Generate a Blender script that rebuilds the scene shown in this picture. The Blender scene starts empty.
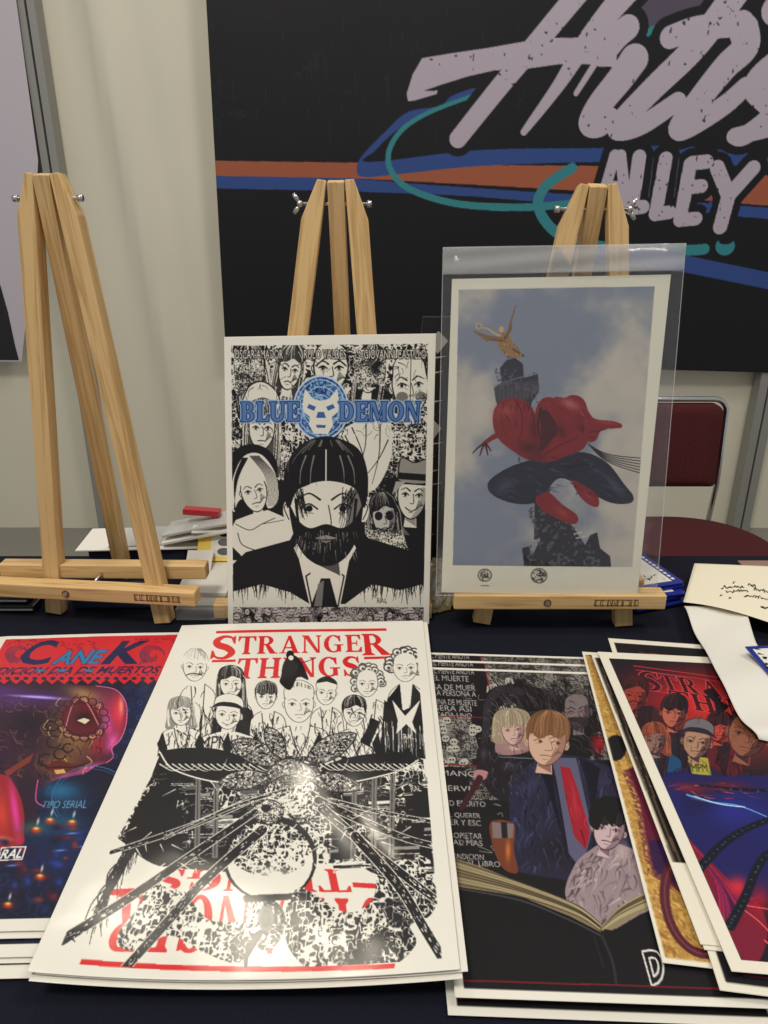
import bpy, bmesh, math, random
import numpy as np
from mathutils import Vector, Matrix, Euler

# ------------------------------------------------------------------ camera, world, lamps, exposure
SC = bpy.context.scene
COL = SC.collection
FPX, PITCH, CH = 740.0, math.radians(22), 1.235     # focal length (px), tilt down, camera height
T = 0.78                                            # height of the cloth on the table
cd = bpy.data.cameras.new('camera'); cam = bpy.data.objects.new('camera', cd); COL.objects.link(cam)
cd.sensor_fit = 'VERTICAL'; cd.sensor_height = 36.0; cd.sensor_width = 27.0
cd.lens = FPX / 1024 * 36.0; cd.clip_start = 0.02
cam.location = (0, 0, CH); cam.rotation_euler = (math.radians(90) - PITCH, 0, 0)
SC.camera = cam
SC.view_settings.view_transform = 'Standard'; SC.view_settings.look = 'None'
SC.view_settings.gamma = 1.0; SC.view_settings.use_curve_mapping = False
SC.view_settings.exposure = 0.0
w = bpy.data.worlds.new('hall'); SC.world = w; w.use_nodes = True
w.node_tree.nodes['Background'].inputs[0].default_value = (0.95, 0.97, 1.0, 1)
w.node_tree.nodes['Background'].inputs[1].default_value = 0.36
def lamp(name, loc, target, size, power, col=(1, .93, .82), sizey=None):
    l = bpy.data.lights.new(name, 'AREA'); l.energy = power; l.color = col; l.size = size
    if sizey: l.shape = 'RECTANGLE'; l.size_y = sizey
    o = bpy.data.objects.new(name, l); COL.objects.link(o); o.location = loc
    o.rotation_euler = (Vector(target) - Vector(loc)).to_track_quat('-Z', 'Y').to_euler()
    return o
lamp('hall_lamp', (-0.9, -0.6, 3.9), (0, 1.2, .8), 0.7, 58)            # spot bank above and behind the aisle
lamp('hall_lamp', (1.6, 0.6, 4.2), (0.1, 1.3, .8), 0.8, 38)
lamp('hall_lamp', (-0.42, 3.30, 3.50), (0, .6, .8), 0.14, 5, (1, .90, .72))   # lamp beyond the booth wall: glare on the glossy prints
lamp('hall_lamp', (-0.81, 3.00, 4.05), (0, .6, .8), 0.22, 7, (1, .90, .72))

# ------------------------------------------------------------------ pixel <-> place helpers
cp, sp = math.cos(PITCH), math.sin(PITCH)
def ray(u, v):
    r = (u - 384) / FPX; t = (512 - v) / FPX
    return Vector((r, cp + t * sp, -sp + t * cp))
def at_z(u, v, z):
    d = ray(u, v); return Vector((0, 0, CH)) + d * ((z - CH) / d.z)
def at_y(u, v, y):
    d = ray(u, v); return Vector((0, 0, CH)) + d * (y / d.y)
def at_plane(u, v, p0, n):
    d = ray(u, v); c = Vector((0, 0, CH)); return c + d * ((p0 - c).dot(n) / d.dot(n))
def proj(p):                                         # (n,3) -> (n,2) photo pixels
    y = p[:, 1]; z = p[:, 2] - CH
    dep = y * cp - z * sp; up = y * sp + z * cp
    return np.stack([384 + FPX * p[:, 0] / dep, 512 - FPX * up / dep], 1)
def lin(c):
    c = np.asarray(c, dtype=np.float32) / 255.0
    return np.where(c <= .04045, c / 12.92, ((c + .055) / 1.055) ** 2.4)

# ------------------------------------------------------------------ object helpers
def tag(o, label=None, cat=None, group=None, kind=None):
    if label: o['label'] = label
    if cat: o['category'] = cat
    if group: o['group'] = group
    if kind: o['kind'] = kind
    return o
def empty(name, loc=(0, 0, 0), rz=0):
    o = bpy.data.objects.new(name, None); COL.objects.link(o); o.location = loc; o.rotation_euler.z = rz
    o.empty_display_size = .05
    return o
def link_mesh(name, me, mat=None, parent=None, matrix=None):
    if mat: me.materials.append(mat)
    o = bpy.data.objects.new(name, me); COL.objects.link(o)
    if matrix is not None: o.matrix_world = matrix
    if parent is not None:
        o.parent = parent
        o.matrix_parent_inverse = Matrix.LocRotScale(parent.location, parent.rotation_euler, None).inverted()
    return o
def from_bm(name, bm, mat=None, parent=None, matrix=None, smooth=False, bevel=0, seg=2):
    if bevel:
        bmesh.ops.bevel(bm, geom=list(bm.edges), offset=bevel, segments=seg, affect='EDGES', profile=.6)
    bmesh.ops.recalc_face_normals(bm, faces=bm.faces)
    me = bpy.data.meshes.new(name); bm.to_mesh(me); bm.free()
    if smooth:
        for p in me.polygons: p.use_smooth = True
    return link_mesh(name, me, mat, parent, matrix)
def box_bm(lo, hi, bm=None):
    bm = bm or bmesh.new()
    vs = [bm.verts.new((x, y, z)) for z in (lo[2], hi[2]) for y in (lo[1], hi[1]) for x in (lo[0], hi[0])]
    for f in ((0, 1, 3, 2), (4, 6, 7, 5), (0, 4, 5, 1), (2, 3, 7, 6), (0, 2, 6, 4), (1, 5, 7, 3)):
        bm.faces.new([vs[i] for i in f])
    return bm
def prism_bm(pts, d0, d1, axis='y', bm=None):        # polygon in x,z pushed through y (or x,y through z)
    bm = bm or bmesh.new()
    def mk(p, d): return (p[0], d, p[1]) if axis == 'y' else (p[0], p[1], d)
    a = [bm.verts.new(mk(p, d0)) for p in pts]; b = [bm.verts.new(mk(p, d1)) for p in pts]
    bm.faces.new(a); bm.faces.new(b[::-1])
    n = len(pts)
    for i in range(n): bm.faces.new([a[i], b[i], b[(i + 1) % n], a[(i + 1) % n]])
    return bm
def tube_bm(path, r, seg=10, bm=None, cap=True):
    bm = bm or bmesh.new(); rings = []
    path = [Vector(p) for p in path]
    up0 = Vector((0, 0, 1))
    for i, p in enumerate(path):
        d = (path[min(i + 1, len(path) - 1)] - path[max(i - 1, 0)]).normalized()
        up = up0 if abs(d.z) < .9 else Vector((1, 0, 0))
        a = d.cross(up).normalized(); b = a.cross(d).normalized()
        if rings and a.dot(pa) < 0 and abs(a.dot(pa)) > .3: a = -a; b = -b
        pa = a
        rr = r[i] if isinstance(r, (list, tuple)) else r
        rings.append([bm.verts.new(p + (a * math.cos(k * 2 * math.pi / seg) + b * math.sin(k * 2 * math.pi / seg)) * rr) for k in range(seg)])
    for i in range(len(rings) - 1):
        for k in range(seg):
            bm.faces.new([rings[i][k], rings[i][(k + 1) % seg], rings[i + 1][(k + 1) % seg], rings[i + 1][k]])
    if cap: bm.faces.new(rings[0][::-1]); bm.faces.new(rings[-1])
    return bm
def spline(pts, n=8, closed=False):
    pts = np.asarray(pts, dtype=float); m = len(pts)
    if m < 3: return pts
    out = []
    rng = range(m if closed else m - 1)
    for i in rng:
        if closed: p0, p1, p2, p3 = pts[(i - 1) % m], pts[i], pts[(i + 1) % m], pts[(i + 2) % m]
        else: p0, p1, p2, p3 = pts[max(i - 1, 0)], pts[i], pts[i + 1], pts[min(i + 2, m - 1)]
        for k in range(n):
            t = k / n
            out.append(.5 * ((2 * p1) + (-p0 + p2) * t + (2 * p0 - 5 * p1 + 4 * p2 - p3) * t * t + (-p0 + 3 * p1 - 3 * p2 + p3) * t ** 3))
    if not closed: out.append(pts[-1])
    return np.array(out)

# ------------------------------------------------------------------ materials
def mat_new(name):
    m = bpy.data.materials.new(name); m.use_nodes = True
    nt = m.node_tree; b = nt.nodes['Principled BSDF']
    return m, nt, b
def plain(name, col, rough=.5, metal=0, coat=0, noise=0, nscale=60, bump=0, bscale=300, spec=.5):
    m, nt, b = mat_new(name)
    c = lin(col); b.inputs['Base Color'].default_value = (*c, 1)
    b.inputs['Roughness'].default_value = rough; b.inputs['Metallic'].default_value = metal
    b.inputs['Coat Weight'].default_value = coat; b.inputs['Coat Roughness'].default_value = .12
    b.inputs['Specular IOR Level'].default_value = spec
    tc = nt.nodes.new('ShaderNodeTexCoord')
    if noise:
        n = nt.nodes.new('ShaderNodeTexNoise'); n.inputs['Scale'].default_value = nscale; n.inputs['Detail'].default_value = 5
        nt.links.new(tc.outputs['Object'], n.inputs['Vector'])
        mx = nt.nodes.new('ShaderNodeMixRGB'); mx.blend_type = 'MULTIPLY'; mx.inputs[0].default_value = noise
        mx.inputs[1].default_value = (*c, 1); nt.links.new(n.outputs['Fac'], mx.inputs[2]); nt.links.new(mx.outputs[0], b.inputs['Base Color'])
    if bump:
        n = nt.nodes.new('ShaderNodeTexNoise'); n.inputs['Scale'].default_value = bscale; n.inputs['Detail'].default_value = 3
        nt.links.new(tc.outputs['Object'], n.inputs['Vector'])
        bp = nt.nodes.new('ShaderNodeBump'); bp.inputs['Strength'].default_value = bump; bp.inputs['Distance'].default_value = .002
        nt.links.new(n.outputs['Fac'], bp.inputs['Height']); nt.links.new(bp.outputs[0], b.inputs['Normal'])
    return m
def wood_mat(name, light, dark):
    m, nt, b = mat_new(name)
    tc = nt.nodes.new('ShaderNodeTexCoord'); oi = nt.nodes.new('ShaderNodeObjectInfo')
    mp = nt.nodes.new('ShaderNodeMapping'); mp.inputs['Scale'].default_value = (60, 60, 2.5)
    add = nt.nodes.new('ShaderNodeVectorMath'); add.operation = 'ADD'
    sc = nt.nodes.new('ShaderNodeVectorMath'); sc.operation = 'SCALE'; sc.inputs['Scale'].default_value = 7
    nt.links.new(oi.outputs['Location'], sc.inputs[0])
    nt.links.new(tc.outputs['Object'], add.inputs[0]); nt.links.new(sc.outputs[0], add.inputs[1]); nt.links.new(add.outputs[0], mp.inputs['Vector'])
    n = nt.nodes.new('ShaderNodeTexNoise'); n.inputs['Scale'].default_value = 1.6; n.inputs['Detail'].default_value = 4; n.inputs['Distortion'].default_value = .6
    nt.links.new(mp.outputs[0], n.inputs['Vector'])
    wv = nt.nodes.new('ShaderNodeMath'); wv.operation = 'MULTIPLY'; wv.inputs[1].default_value = 26
    nt.links.new(n.outputs['Fac'], wv.inputs[0])
    sn = nt.nodes.new('ShaderNodeMath'); sn.operation = 'SINE'; nt.links.new(wv.outputs[0], sn.inputs[0])
    n2 = nt.nodes.new('ShaderNodeTexNoise'); n2.inputs['Scale'].default_value = 7; n2.inputs['Detail'].default_value = 4
    nt.links.new(mp.outputs[0], n2.inputs['Vector'])
    mixf = nt.nodes.new('ShaderNodeMath'); mixf.operation = 'MULTIPLY_ADD'; mixf.inputs[1].default_value = .22
    nt.links.new(sn.outputs[0], mixf.inputs[0]); nt.links.new(n2.outputs['Fac'], mixf.inputs[2])
    cr = nt.nodes.new('ShaderNodeValToRGB'); cr.color_ramp.elements[0].position = .15; cr.color_ramp.elements[1].position = .62
    cr.color_ramp.elements[0].color = (*lin(dark), 1); cr.color_ramp.elements[1].color = (*lin(light), 1)
    nt.links.new(mixf.outputs[0], cr.inputs[0]); nt.links.new(cr.outputs[0], b.inputs['Base Color'])
    b.inputs['Roughness'].default_value = .5
    bp = nt.nodes.new('ShaderNodeBump'); bp.inputs['Strength'].default_value = .15; bp.inputs['Distance'].default_value = .001
    nt.links.new(n2.outputs['Fac'], bp.inputs['Height']); nt.links.new(bp.outputs[0], b.inputs['Normal'])
    return m
def print_mat(name, rough, coat, crough, bump=.15, bscale=9, spec=.5):
    m, nt, b = mat_new(name)
    a = nt.nodes.new('ShaderNodeVertexColor'); a.layer_name = 'ink'
    nt.links.new(a.outputs['Color'], b.inputs['Base Color'])
    b.inputs['Roughness'].default_value = rough; b.inputs['Coat Weight'].default_value = coat; b.inputs['Coat Roughness'].default_value = crough
    b.inputs['Specular IOR Level'].default_value = spec
    if bump:
        tc = nt.nodes.new('ShaderNodeTexCoord'); n = nt.nodes.new('ShaderNodeTexNoise'); n.inputs['Scale'].default_value = bscale; n.inputs['Detail'].default_value = 2
        nt.links.new(tc.outputs['Object'], n.inputs['Vector'])
        bp = nt.nodes.new('ShaderNodeBump'); bp.inputs['Strength'].default_value = bump; bp.inputs['Distance'].default_value = .01
        nt.links.new(n.outputs['Fac'], bp.inputs['Height'])
        nt.links.new(bp.outputs[0], b.inputs['Normal']); nt.links.new(bp.outputs[0], b.inputs['Coat Normal'])
    return m
M = dict(
    pine=wood_mat('pine', (217, 181, 124), (188, 148, 92)),
    gloss=print_mat('glossy_print', .55, .5, .11, bump=.22, spec=.2),
    satin=print_mat('satin_print', .6, .12, .2, spec=.2),
    matte=print_mat('matte_print', .6, 0, .3, bump=0, spec=.2),
    vinyl=print_mat('banner_vinyl', .55, .0, .4, bump=.25, bscale=3, spec=.25),
    paper=plain('white_paper', (232, 228, 218), .55),
    paper_grey=plain('grey_paper', (190, 190, 184), .6),
    yellow=plain('yellow_paper', (238, 230, 204), .7),
    cloth=plain('navy_cloth', (25, 27, 42), .9, noise=.5, nscale=500, bump=.5, bscale=900, spec=.2),
    navy=plain('navy_fabric', (30, 36, 66), .85, noise=.5, nscale=400, bump=.4, bscale=700),
    teal=plain('blue_fabric', (22, 66, 110), .8, noise=.4, nscale=300, bump=.3),
    wall=plain('wall_sheet', (226, 220, 200), .75, noise=.10, nscale=3),
    grey=plain('grey_sheet', (150, 148, 142), .7),
    post=plain('aluminium', (150, 149, 144), .5, metal=.25),
    dark=plain('dark_rubber', (22, 22, 24), .6),
    floor=plain('floor_carpet', (150, 147, 136), .95, noise=.3, nscale=120, bump=.3),
    chrome=plain('chrome', (205, 205, 205), .16, metal=1),
    steel=plain('zinc', (200, 200, 198), .3, metal=1),
    maroon=plain('maroon_fabric', (92, 36, 40), .9, noise=.55, nscale=160, bump=.5, bscale=500, spec=.25),
    white_metal=plain('table_laminate', (150, 148, 140), .5),
    red=plain('red_plastic', (190, 50, 62), .4),
    black=plain('black_plastic', (26, 26, 30), .4),
    cardblue=plain('blue_card', (30, 44, 140), .25, coat=.5),
    ink=plain('black_ink', (24, 24, 26), .6),
    sticker_yellow=plain('yellow_sticker', (240, 205, 40), .4),
    burn=plain('burnt_stamp', (110, 70, 40), .8),
)
def clear_mat(name, white, tint=(1, 1, 1), gloss=.10, rough=.06, bump=0):
    m, nt, b = mat_new(name); nt.nodes.remove(b); out = nt.nodes['Material Output']
    tr = nt.nodes.new('ShaderNodeBsdfTransparent'); tr.inputs[0].default_value = (*tint, 1)
    df = nt.nodes.new('ShaderNodeBsdfDiffuse'); df.inputs[0].default_value = (.8, .8, .78, 1)
    gl = nt.nodes.new('ShaderNodeBsdfGlossy'); gl.inputs['Roughness'].default_value = rough
    lf = nt.nodes.new('ShaderNodeLayerWeight'); lf.inputs[0].default_value = .5
    pw = nt.nodes.new('ShaderNodeMath'); pw.operation = 'POWER'; pw.inputs[1].default_value = 4; nt.links.new(lf.outputs['Facing'], pw.inputs[0])
    lw = nt.nodes.new('ShaderNodeMath'); lw.operation = 'MULTIPLY_ADD'; lw.inputs[1].default_value = .22; lw.inputs[2].default_value = .03; nt.links.new(pw.outputs[0], lw.inputs[0])
    m1 = nt.nodes.new('ShaderNodeMixShader'); m1.inputs[0].default_value = white
    m2 = nt.nodes.new('ShaderNodeMixShader')
    nt.links.new(tr.outputs[0], m1.inputs[1]); nt.links.new(df.outputs[0], m1.inputs[2])
    nt.links.new(lw.outputs[0], m2.inputs[0]); nt.links.new(m1.outputs[0], m2.inputs[1]); nt.links.new(gl.outputs[0], m2.inputs[2])
    nt.links.new(m2.outputs[0], out.inputs[0])
    if bump:
        tc = nt.nodes.new('ShaderNodeTexCoord'); n = nt.nodes.new('ShaderNodeTexNoise'); n.inputs['Scale'].default_value = 14; n.inputs['Detail'].default_value = 3
        nt.links.new(tc.outputs['Object'], n.inputs['Vector'])
        bp = nt.nodes.new('ShaderNodeBump'); bp.inputs['Strength'].default_value = bump; bp.inputs['Distance'].default_value = .01
        nt.links.new(n.outputs['Fac'], bp.inputs['Height']); nt.links.new(bp.outputs[0], gl.inputs['Normal'])
    return m
M['film'] = clear_mat('clear_film', .004, bump=.4)
M['flap'] = clear_mat('frosted_film', .25)
M['box_clear'] = clear_mat('clear_plastic', .12)
M['cello'] = clear_mat('gold_cellophane', .25, (.95, .85, .5), rough=.12)

# ------------------------------------------------------------------ sheets of paper
class Sheet:
    """Four corners (top-left, top-right, bottom-right, bottom-left) and a lift along the normal h(s,t)."""
    def __init__(s, tl, tr, br, bl, lift=None):
        s.c = [np.array(q, dtype=float) for q in (tl, tr, br, bl)]
        n = np.cross(s.c[1] - s.c[0], s.c[3] - s.c[0]); n = n / np.linalg.norm(n)
        if n @ np.array([0, -.5, 1.]) < 0: n = -n
        s.n = n; s.lift = lift
    def pos(s, a, b):
        a = np.asarray(a, dtype=float)[:, None]; b = np.asarray(b, dtype=float)[:, None]
        p = s.c[0] * (1 - a) * (1 - b) + s.c[1] * a * (1 - b) + s.c[2] * a * b + s.c[3] * (1 - a) * b
        if s.lift is not None: p = p + s.n * s.lift(a, b)
        return p
    def inv(s, px):                                  # photo pixel -> place on the sheet
        px = np.asarray(px, dtype=float).reshape(-1, 2); a = np.full(len(px), .5); b = np.full(len(px), .5); e = 1e-3
        for _ in range(7):
            f = proj(s.pos(a, b)); fa = (proj(s.pos(a + e, b)) - f) / e; fb = (proj(s.pos(a, b + e)) - f) / e
            r = px - f; det = fa[:, 0] * fb[:, 1] - fa[:, 1] * fb[:, 0]
            det = np.where(abs(det) < 1e-6, 1e-6, det)
            da = (r[:, 0] * fb[:, 1] - r[:, 1] * fb[:, 0]) / det; db = (fa[:, 0] * r[:, 1] - fa[:, 1] * r[:, 0]) / det
            a = np.clip(a + np.clip(da, -.5, .5), -3, 4); b = np.clip(b + np.clip(db, -.5, .5), -3, 4)
        return np.stack([a, b], 1)
    def mesh(s, name, img=None, nx=24, ny=32, th=.0005):
        if img is not None: ny, nx = img.shape[0], img.shape[1]
        A, B = np.meshgrid(np.linspace(0, 1, nx), np.linspace(0, 1, ny)); top = s.pos(A.ravel(), B.ravel())
        mx, my = 16, 20
        A2, B2 = np.meshgrid(np.linspace(0, 1, mx), np.linspace(0, 1, my)); bot = s.pos(A2.ravel(), B2.ravel()) - s.n * th
        def quads(w_, h_, off, flip):
            i = np.arange(w_ - 1)[None, :] + np.arange(h_ - 1)[:, None] * w_
            q = np.stack([i, i + w_, i + w_ + 1, i + 1], -1).reshape(-1, 4) + off
            return q[:, ::-1] if flip else q
        n0 = nx * ny
        # rim: top border ring and a copy of it th lower
        ring = np.concatenate([np.arange(nx), np.arange(1, ny) * nx + nx - 1, (ny - 1) * nx + np.arange(nx - 2, -1, -1), np.arange(ny - 2, 0, -1) * nx])
        low = top[ring] - s.n * th; k = len(ring); n1 = n0 + len(bot)
        j = np.arange(k); rim = np.stack([ring[j], ring[(j + 1) % k], n1 + (j + 1) % k, n1 + j], 1)
        verts = np.concatenate([top, bot, low]).astype(np.float32)
        faces = np.concatenate([quads(nx, ny, 0, False), quads(mx, my, n0, True), rim]).astype(np.int32)
        me = bpy.data.meshes.new(name)
        me.vertices.add(len(verts)); me.vertices.foreach_set('co', verts.ravel())
        me.loops.add(faces.size); me.loops.foreach_set('vertex_index', faces.ravel())
        me.polygons.add(len(faces)); me.polygons.foreach_set('loop_start', np.arange(0, faces.size, 4, dtype=np.int32))
        me.polygons.foreach_set('use_smooth', np.ones(len(faces), dtype=bool))
        me.update(calc_edges=True)
        if img is not None:
            at = me.color_attributes.new('ink', 'FLOAT_COLOR', 'POINT')
            white = np.broadcast_to(lin((230, 226, 214)), (len(bot) + k, 3))
            c = np.concatenate([lin(img.reshape(-1, 3)), white]); c = np.concatenate([c, np.ones((len(c), 1))], 1)
            at.data.foreach_set('color', c.astype(np.float32).ravel())
        return me

# ------------------------------------------------------------------ printing inks: a small painter onto a sheet
def vnoise(h, w_, sx, sy, seed, octs=3):
    r = np.random.RandomState(seed); out = np.zeros((h, w_), np.float32); amp = 1; tot = 0
    for o in range(octs):
        gh, gw = int(h / sy) + 3, int(w_ / sx) + 3
        g = r.rand(gh, gw).astype(np.float32)
        y = np.arange(h) / sy; x = np.arange(w_) / sx
        yi = y.astype(int); xi = x.astype(int); fy = (y - yi)[:, None]; fx = (x - xi)[None, :]
        fy = fy * fy * (3 - 2 * fy); fx = fx * fx * (3 - 2 * fx)
        a = g[yi][:, xi]; b = g[yi][:, xi + 1]; c = g[yi + 1][:, xi]; d = g[yi + 1][:, xi + 1]
        out += amp * (a * (1 - fx) * (1 - fy) + b * fx * (1 - fy) + c * (1 - fx) * fy + d * fx * fy)
        tot += amp; amp *= .5; sx = max(sx / 2, 1.01); sy = max(sy / 2, 1.01)
    return out / tot
INK = (26, 25, 28); PAPER = (232, 228, 216)
class Canvas:
    def __init__(s, sheet, w_, h, bg=PAPER, ref=None):
        s.sh = sheet; s.W, s.H = w_, h; s.w, s.h = w_ * 2, h * 2
        s.im = np.empty((s.h, s.w, 3), np.float32); s.im[:] = bg
        s.clip = None
        ref = ref or proj(sheet.pos([.5], [.6]))[0]
        q = s.m([ref, (ref[0] + 4, ref[1])]); s.k = np.hypot(*(q[1] - q[0])) / 4
    def m(s, px):
        q = s.sh.inv(px); return np.stack([q[:, 0] * s.w, q[:, 1] * s.h], 1)
    def _mask(s, q):
        x0, y0 = np.floor(q.min(0)).astype(int) - 1; x1, y1 = np.ceil(q.max(0)).astype(int) + 2
        x0 = max(x0, 0); y0 = max(y0, 0); x1 = min(x1, s.w); y1 = min(y1, s.h)
        if x1 <= x0 or y1 <= y0: return None
        d = np.zeros((y1 - y0, x1 - x0 + 1), np.int32)
        n = len(q)
        for i in range(n):
            a, b = q[i], q[(i + 1) % n]
            if a[1] == b[1]: continue
            if a[1] > b[1]: a, b = b, a
            r0 = max(int(math.ceil(a[1] - .5)), y0); r1 = min(int(math.ceil(b[1] - .5)), y1)
            if r1 <= r0: continue
            r = np.arange(r0, r1); xc = a[0] + (r + .5 - a[1]) * (b[0] - a[0]) / (b[1] - a[1])
            np.add.at(d, (r - y0, np.clip(np.ceil(xc - .5).astype(int) - x0, 0, x1 - x0)), 1)
        mk = (np.cumsum(d, 1)[:, :-1] & 1).astype(bool)
        if s.clip is not None: mk &= s.clip[y0:y1, x0:x1]
        return (slice(y0, y1), slice(x0, x1)), mk
    def _put(s, r, col, a=1):
        if r is None: return
        sl, mk = r; v = s.im[sl]; c = np.asarray(col, np.float32)
        if a >= 1: v[mk] = c
        else: v[mk] = v[mk] * (1 - a) + c * a
    def fill(s, pts, col, a=1, sm=False):
        p = spline(pts, 6, True) if sm else np.asarray(pts, float)
        s._put(s._mask(s.m(p)), col, a)
    def setclip(s, pts=None, sm=False):
        s.clip = None
        if pts is None: return
        p = spline(pts, 6, True) if sm else np.asarray(pts, float)
        r = s._mask(s.m(p)); c = np.zeros((s.h, s.w), bool)
        if r: c[r[0]] = r[1]
        s.clip = c
    def line(s, pts, col, w1=1, w2=None, a=1, sm=True, wm=None):
        p = spline(pts, 6) if (sm and len(pts) > 2) else np.asarray(pts, float)
        q = s.m(p); n = len(q)
        t = np.linspace(0, 1, n)
        if w2 is None: w2 = w1
        ww = (w1 + (w2 - w1) * t) * s.k / 2
        if wm is not None: ww = (w1 + (wm - w1) * np.sin(t * np.pi)) * s.k / 2
        for i in range(n - 1):
            A, B = q[i], q[i + 1]; R = max(ww[i], ww[i + 1], .55)
            x0 = max(int(min(A[0], B[0]) - R - 1), 0); x1 = min(int(max(A[0], B[0]) + R + 2), s.w)
            y0 = max(int(min(A[1], B[1]) - R - 1), 0); y1 = min(int(max(A[1], B[1]) + R + 2), s.h)
            if x1 <= x0 or y1 <= y0: continue
            X = np.arange(x0, x1)[None, :] + .5; Y = np.arange(y0, y1)[:, None] + .5
            d = B - A; L = d @ d + 1e-9; u = np.clip(((X - A[0]) * d[0] + (Y - A[1]) * d[1]) / L, 0, 1)
            dist = np.hypot(X - A[0] - u * d[0], Y - A[1] - u * d[1]); rad = np.maximum(ww[i] + (ww[i + 1] - ww[i]) * u, .55)
            mk = dist < rad
            if s.clip is not None: mk &= s.clip[y0:y1, x0:x1]
            s._put(((slice(y0, y1), slice(x0, x1)), mk), col, a)
    def oval(s, cx, cy, rx, ry, col, ang=0, a=1, a0=0, a1=360):
        s.fill(ovalpts(cx, cy, rx, ry, ang, a0, a1), col, a)
    def soft(s, cx, cy, rx, ry, col, a=.6, ang=0, hard=1.0):
        ca, sa = math.cos(math.radians(ang)), math.sin(math.radians(ang))
        q = s.m([(cx, cy), (cx + rx * ca, cy + rx * sa), (cx - ry * sa, cy + ry * ca)])
        u = q[1] - q[0]; v = q[2] - q[0]; Mi = np.linalg.inv(np.stack([u, v], 1))
        ex = abs(u[0]) * 2 + abs(v[0]) * 2 + 2; ey = abs(u[1]) * 2 + abs(v[1]) * 2 + 2
        x0 = max(int(q[0][0] - ex), 0); x1 = min(int(q[0][0] + ex), s.w); y0 = max(int(q[0][1] - ey), 0); y1 = min(int(q[0][1] + ey), s.h)
        if x1 <= x0 or y1 <= y0: return
        X = np.arange(x0, x1)[None, :] - q[0][0]; Y = np.arange(y0, y1)[:, None] - q[0][1]
        g = np.exp(-((Mi[0, 0] * X + Mi[0, 1] * Y) ** 2 + (Mi[1, 0] * X + Mi[1, 1] * Y) ** 2) * 1.6 * hard) * a
        if s.clip is not None: g = g * s.clip[y0:y1, x0:x1]
        v_ = s.im[y0:y1, x0:x1]; s.im[y0:y1, x0:x1] = v_ * (1 - g[..., None]) + np.asarray(col, np.float32) * g[..., None]
    def ink(s, pts, dens=.5, freq=30, scale=30, seed=1, dark=INK, lightc=PAPER, stretch=1.0, sm=False, octs=4, a=1, wob=0):
        """busy pen-and-ink linework inside an outline"""
        p = spline(pts, 6, True) if sm else np.asarray(pts, float)
        r = s._mask(s.m(p))
        if r is None: return
        sl, mk = r; h = sl[0].stop - sl[0].start; w_ = sl[1].stop - sl[1].start
        k = s.k
        e = max(scale * k * .15, 3)
        n = vnoise(h, w_, e, e * 1.6 * stretch, seed, 2); m_ = vnoise(h, w_, e * 1.7, e, seed + 31, 2)
        n2 = vnoise(h, w_, scale * k * 1.3, scale * k, seed + 77, 3)
        pat = -np.minimum(np.abs(n - .5), np.abs(m_ - .5) * 1.15) + (n2 - .5) * .22
        b = pat < np.quantile(pat, dens)
        v = s.im[sl]; d = np.asarray(dark, np.float32); l = np.asarray(lightc, np.float32)
        t = np.where(b[..., None], d, l)
        v[mk] = v[mk] * (1 - a) + t[mk] * a
    def strokes(s, pts, n, cols, L=(4, 10), ang=(80, 100), w=(.6, 1.4), seed=1, a=.8, sm=False, bend=.25):
        """many short brush strokes kept inside an outline"""
        r = random.Random(seed); p = np.asarray(pts, float); old = s.clip; s.setclip(pts, sm)
        if old is not None: s.clip = s.clip & old
        x0, y0 = p.min(0); x1, y1 = p.max(0)
        for _ in range(n):
            x = r.uniform(x0, x1); y = r.uniform(y0, y1); t = math.radians(r.uniform(*ang)); l = r.uniform(*L); dx, dy = math.cos(t) * l, math.sin(t) * l; b = r.uniform(-bend, bend)
            s.line([(x - dx / 2, y - dy / 2), (x - dy * b, y + dx * b), (x + dx / 2, y + dy / 2)], r.choice(cols), r.uniform(*w), .25, a=a)
        s.clip = old
    def speck(s, pts, dens, size, seed, col, a=1):
        r = s._mask(s.m(pts))
        if r is None: return
        sl, mk = r; h = sl[0].stop - sl[0].start; w_ = sl[1].stop - sl[1].start
        n = vnoise(h, w_, size * s.k, size * s.k, seed, 2)
        mk = mk & (n < np.quantile(n, dens)); s._put((sl, mk), col, a)
    def glow(s, fn):
        s.im = fn(s.im)
    def polys(s, polys, quad, col, a=1):               # unit-square shapes into a four-cornered block
        for p in polys: s.fill(quadmap(p, quad), col, a)
    def text(s, txt, quad, col, a=1, outline=None, ow=1, bold=0, fill=True, shear=0, font='sans'):
        shapes, edges = (glyph_text(txt) if font == 'serif' else sans_text(txt, bold, shear))
        if outline is not None:
            for e in edges: s.line(quadmap(e, quad), outline, ow, sm=False, a=a)
        if fill:
            for p in shapes: s.fill(quadmap(p, quad), col, a)
        if outline is not None and not fill: pass
    def out(s):
        return s.im.reshape(s.H, 2, s.W, 2, 3).mean((1, 3))
def ovalpts(cx, cy, rx, ry, ang=0, a0=0, a1=360, n=28):
    t = np.radians(np.linspace(a0, a1, n, endpoint=(a1 - a0) < 360)); ca, sa = math.cos(math.radians(ang)), math.sin(math.radians(ang))
    x = rx * np.cos(t); y = ry * np.sin(t)
    return np.stack([cx + x * ca - y * sa, cy + x * sa + y * ca], 1)
def quadmap(p, quad):                                 # quad: tl, tr, br, bl ; p in 0..1 with y up
    p = np.asarray(p, float).reshape(-1, 2); q = np.array(quad, float); x = p[:, :1]; y = 1 - p[:, 1:]
    return q[0] * (1 - x) * (1 - y) + q[1] * x * (1 - y) + q[2] * x * y + q[3] * (1 - x) * y
_tc = {}
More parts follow.
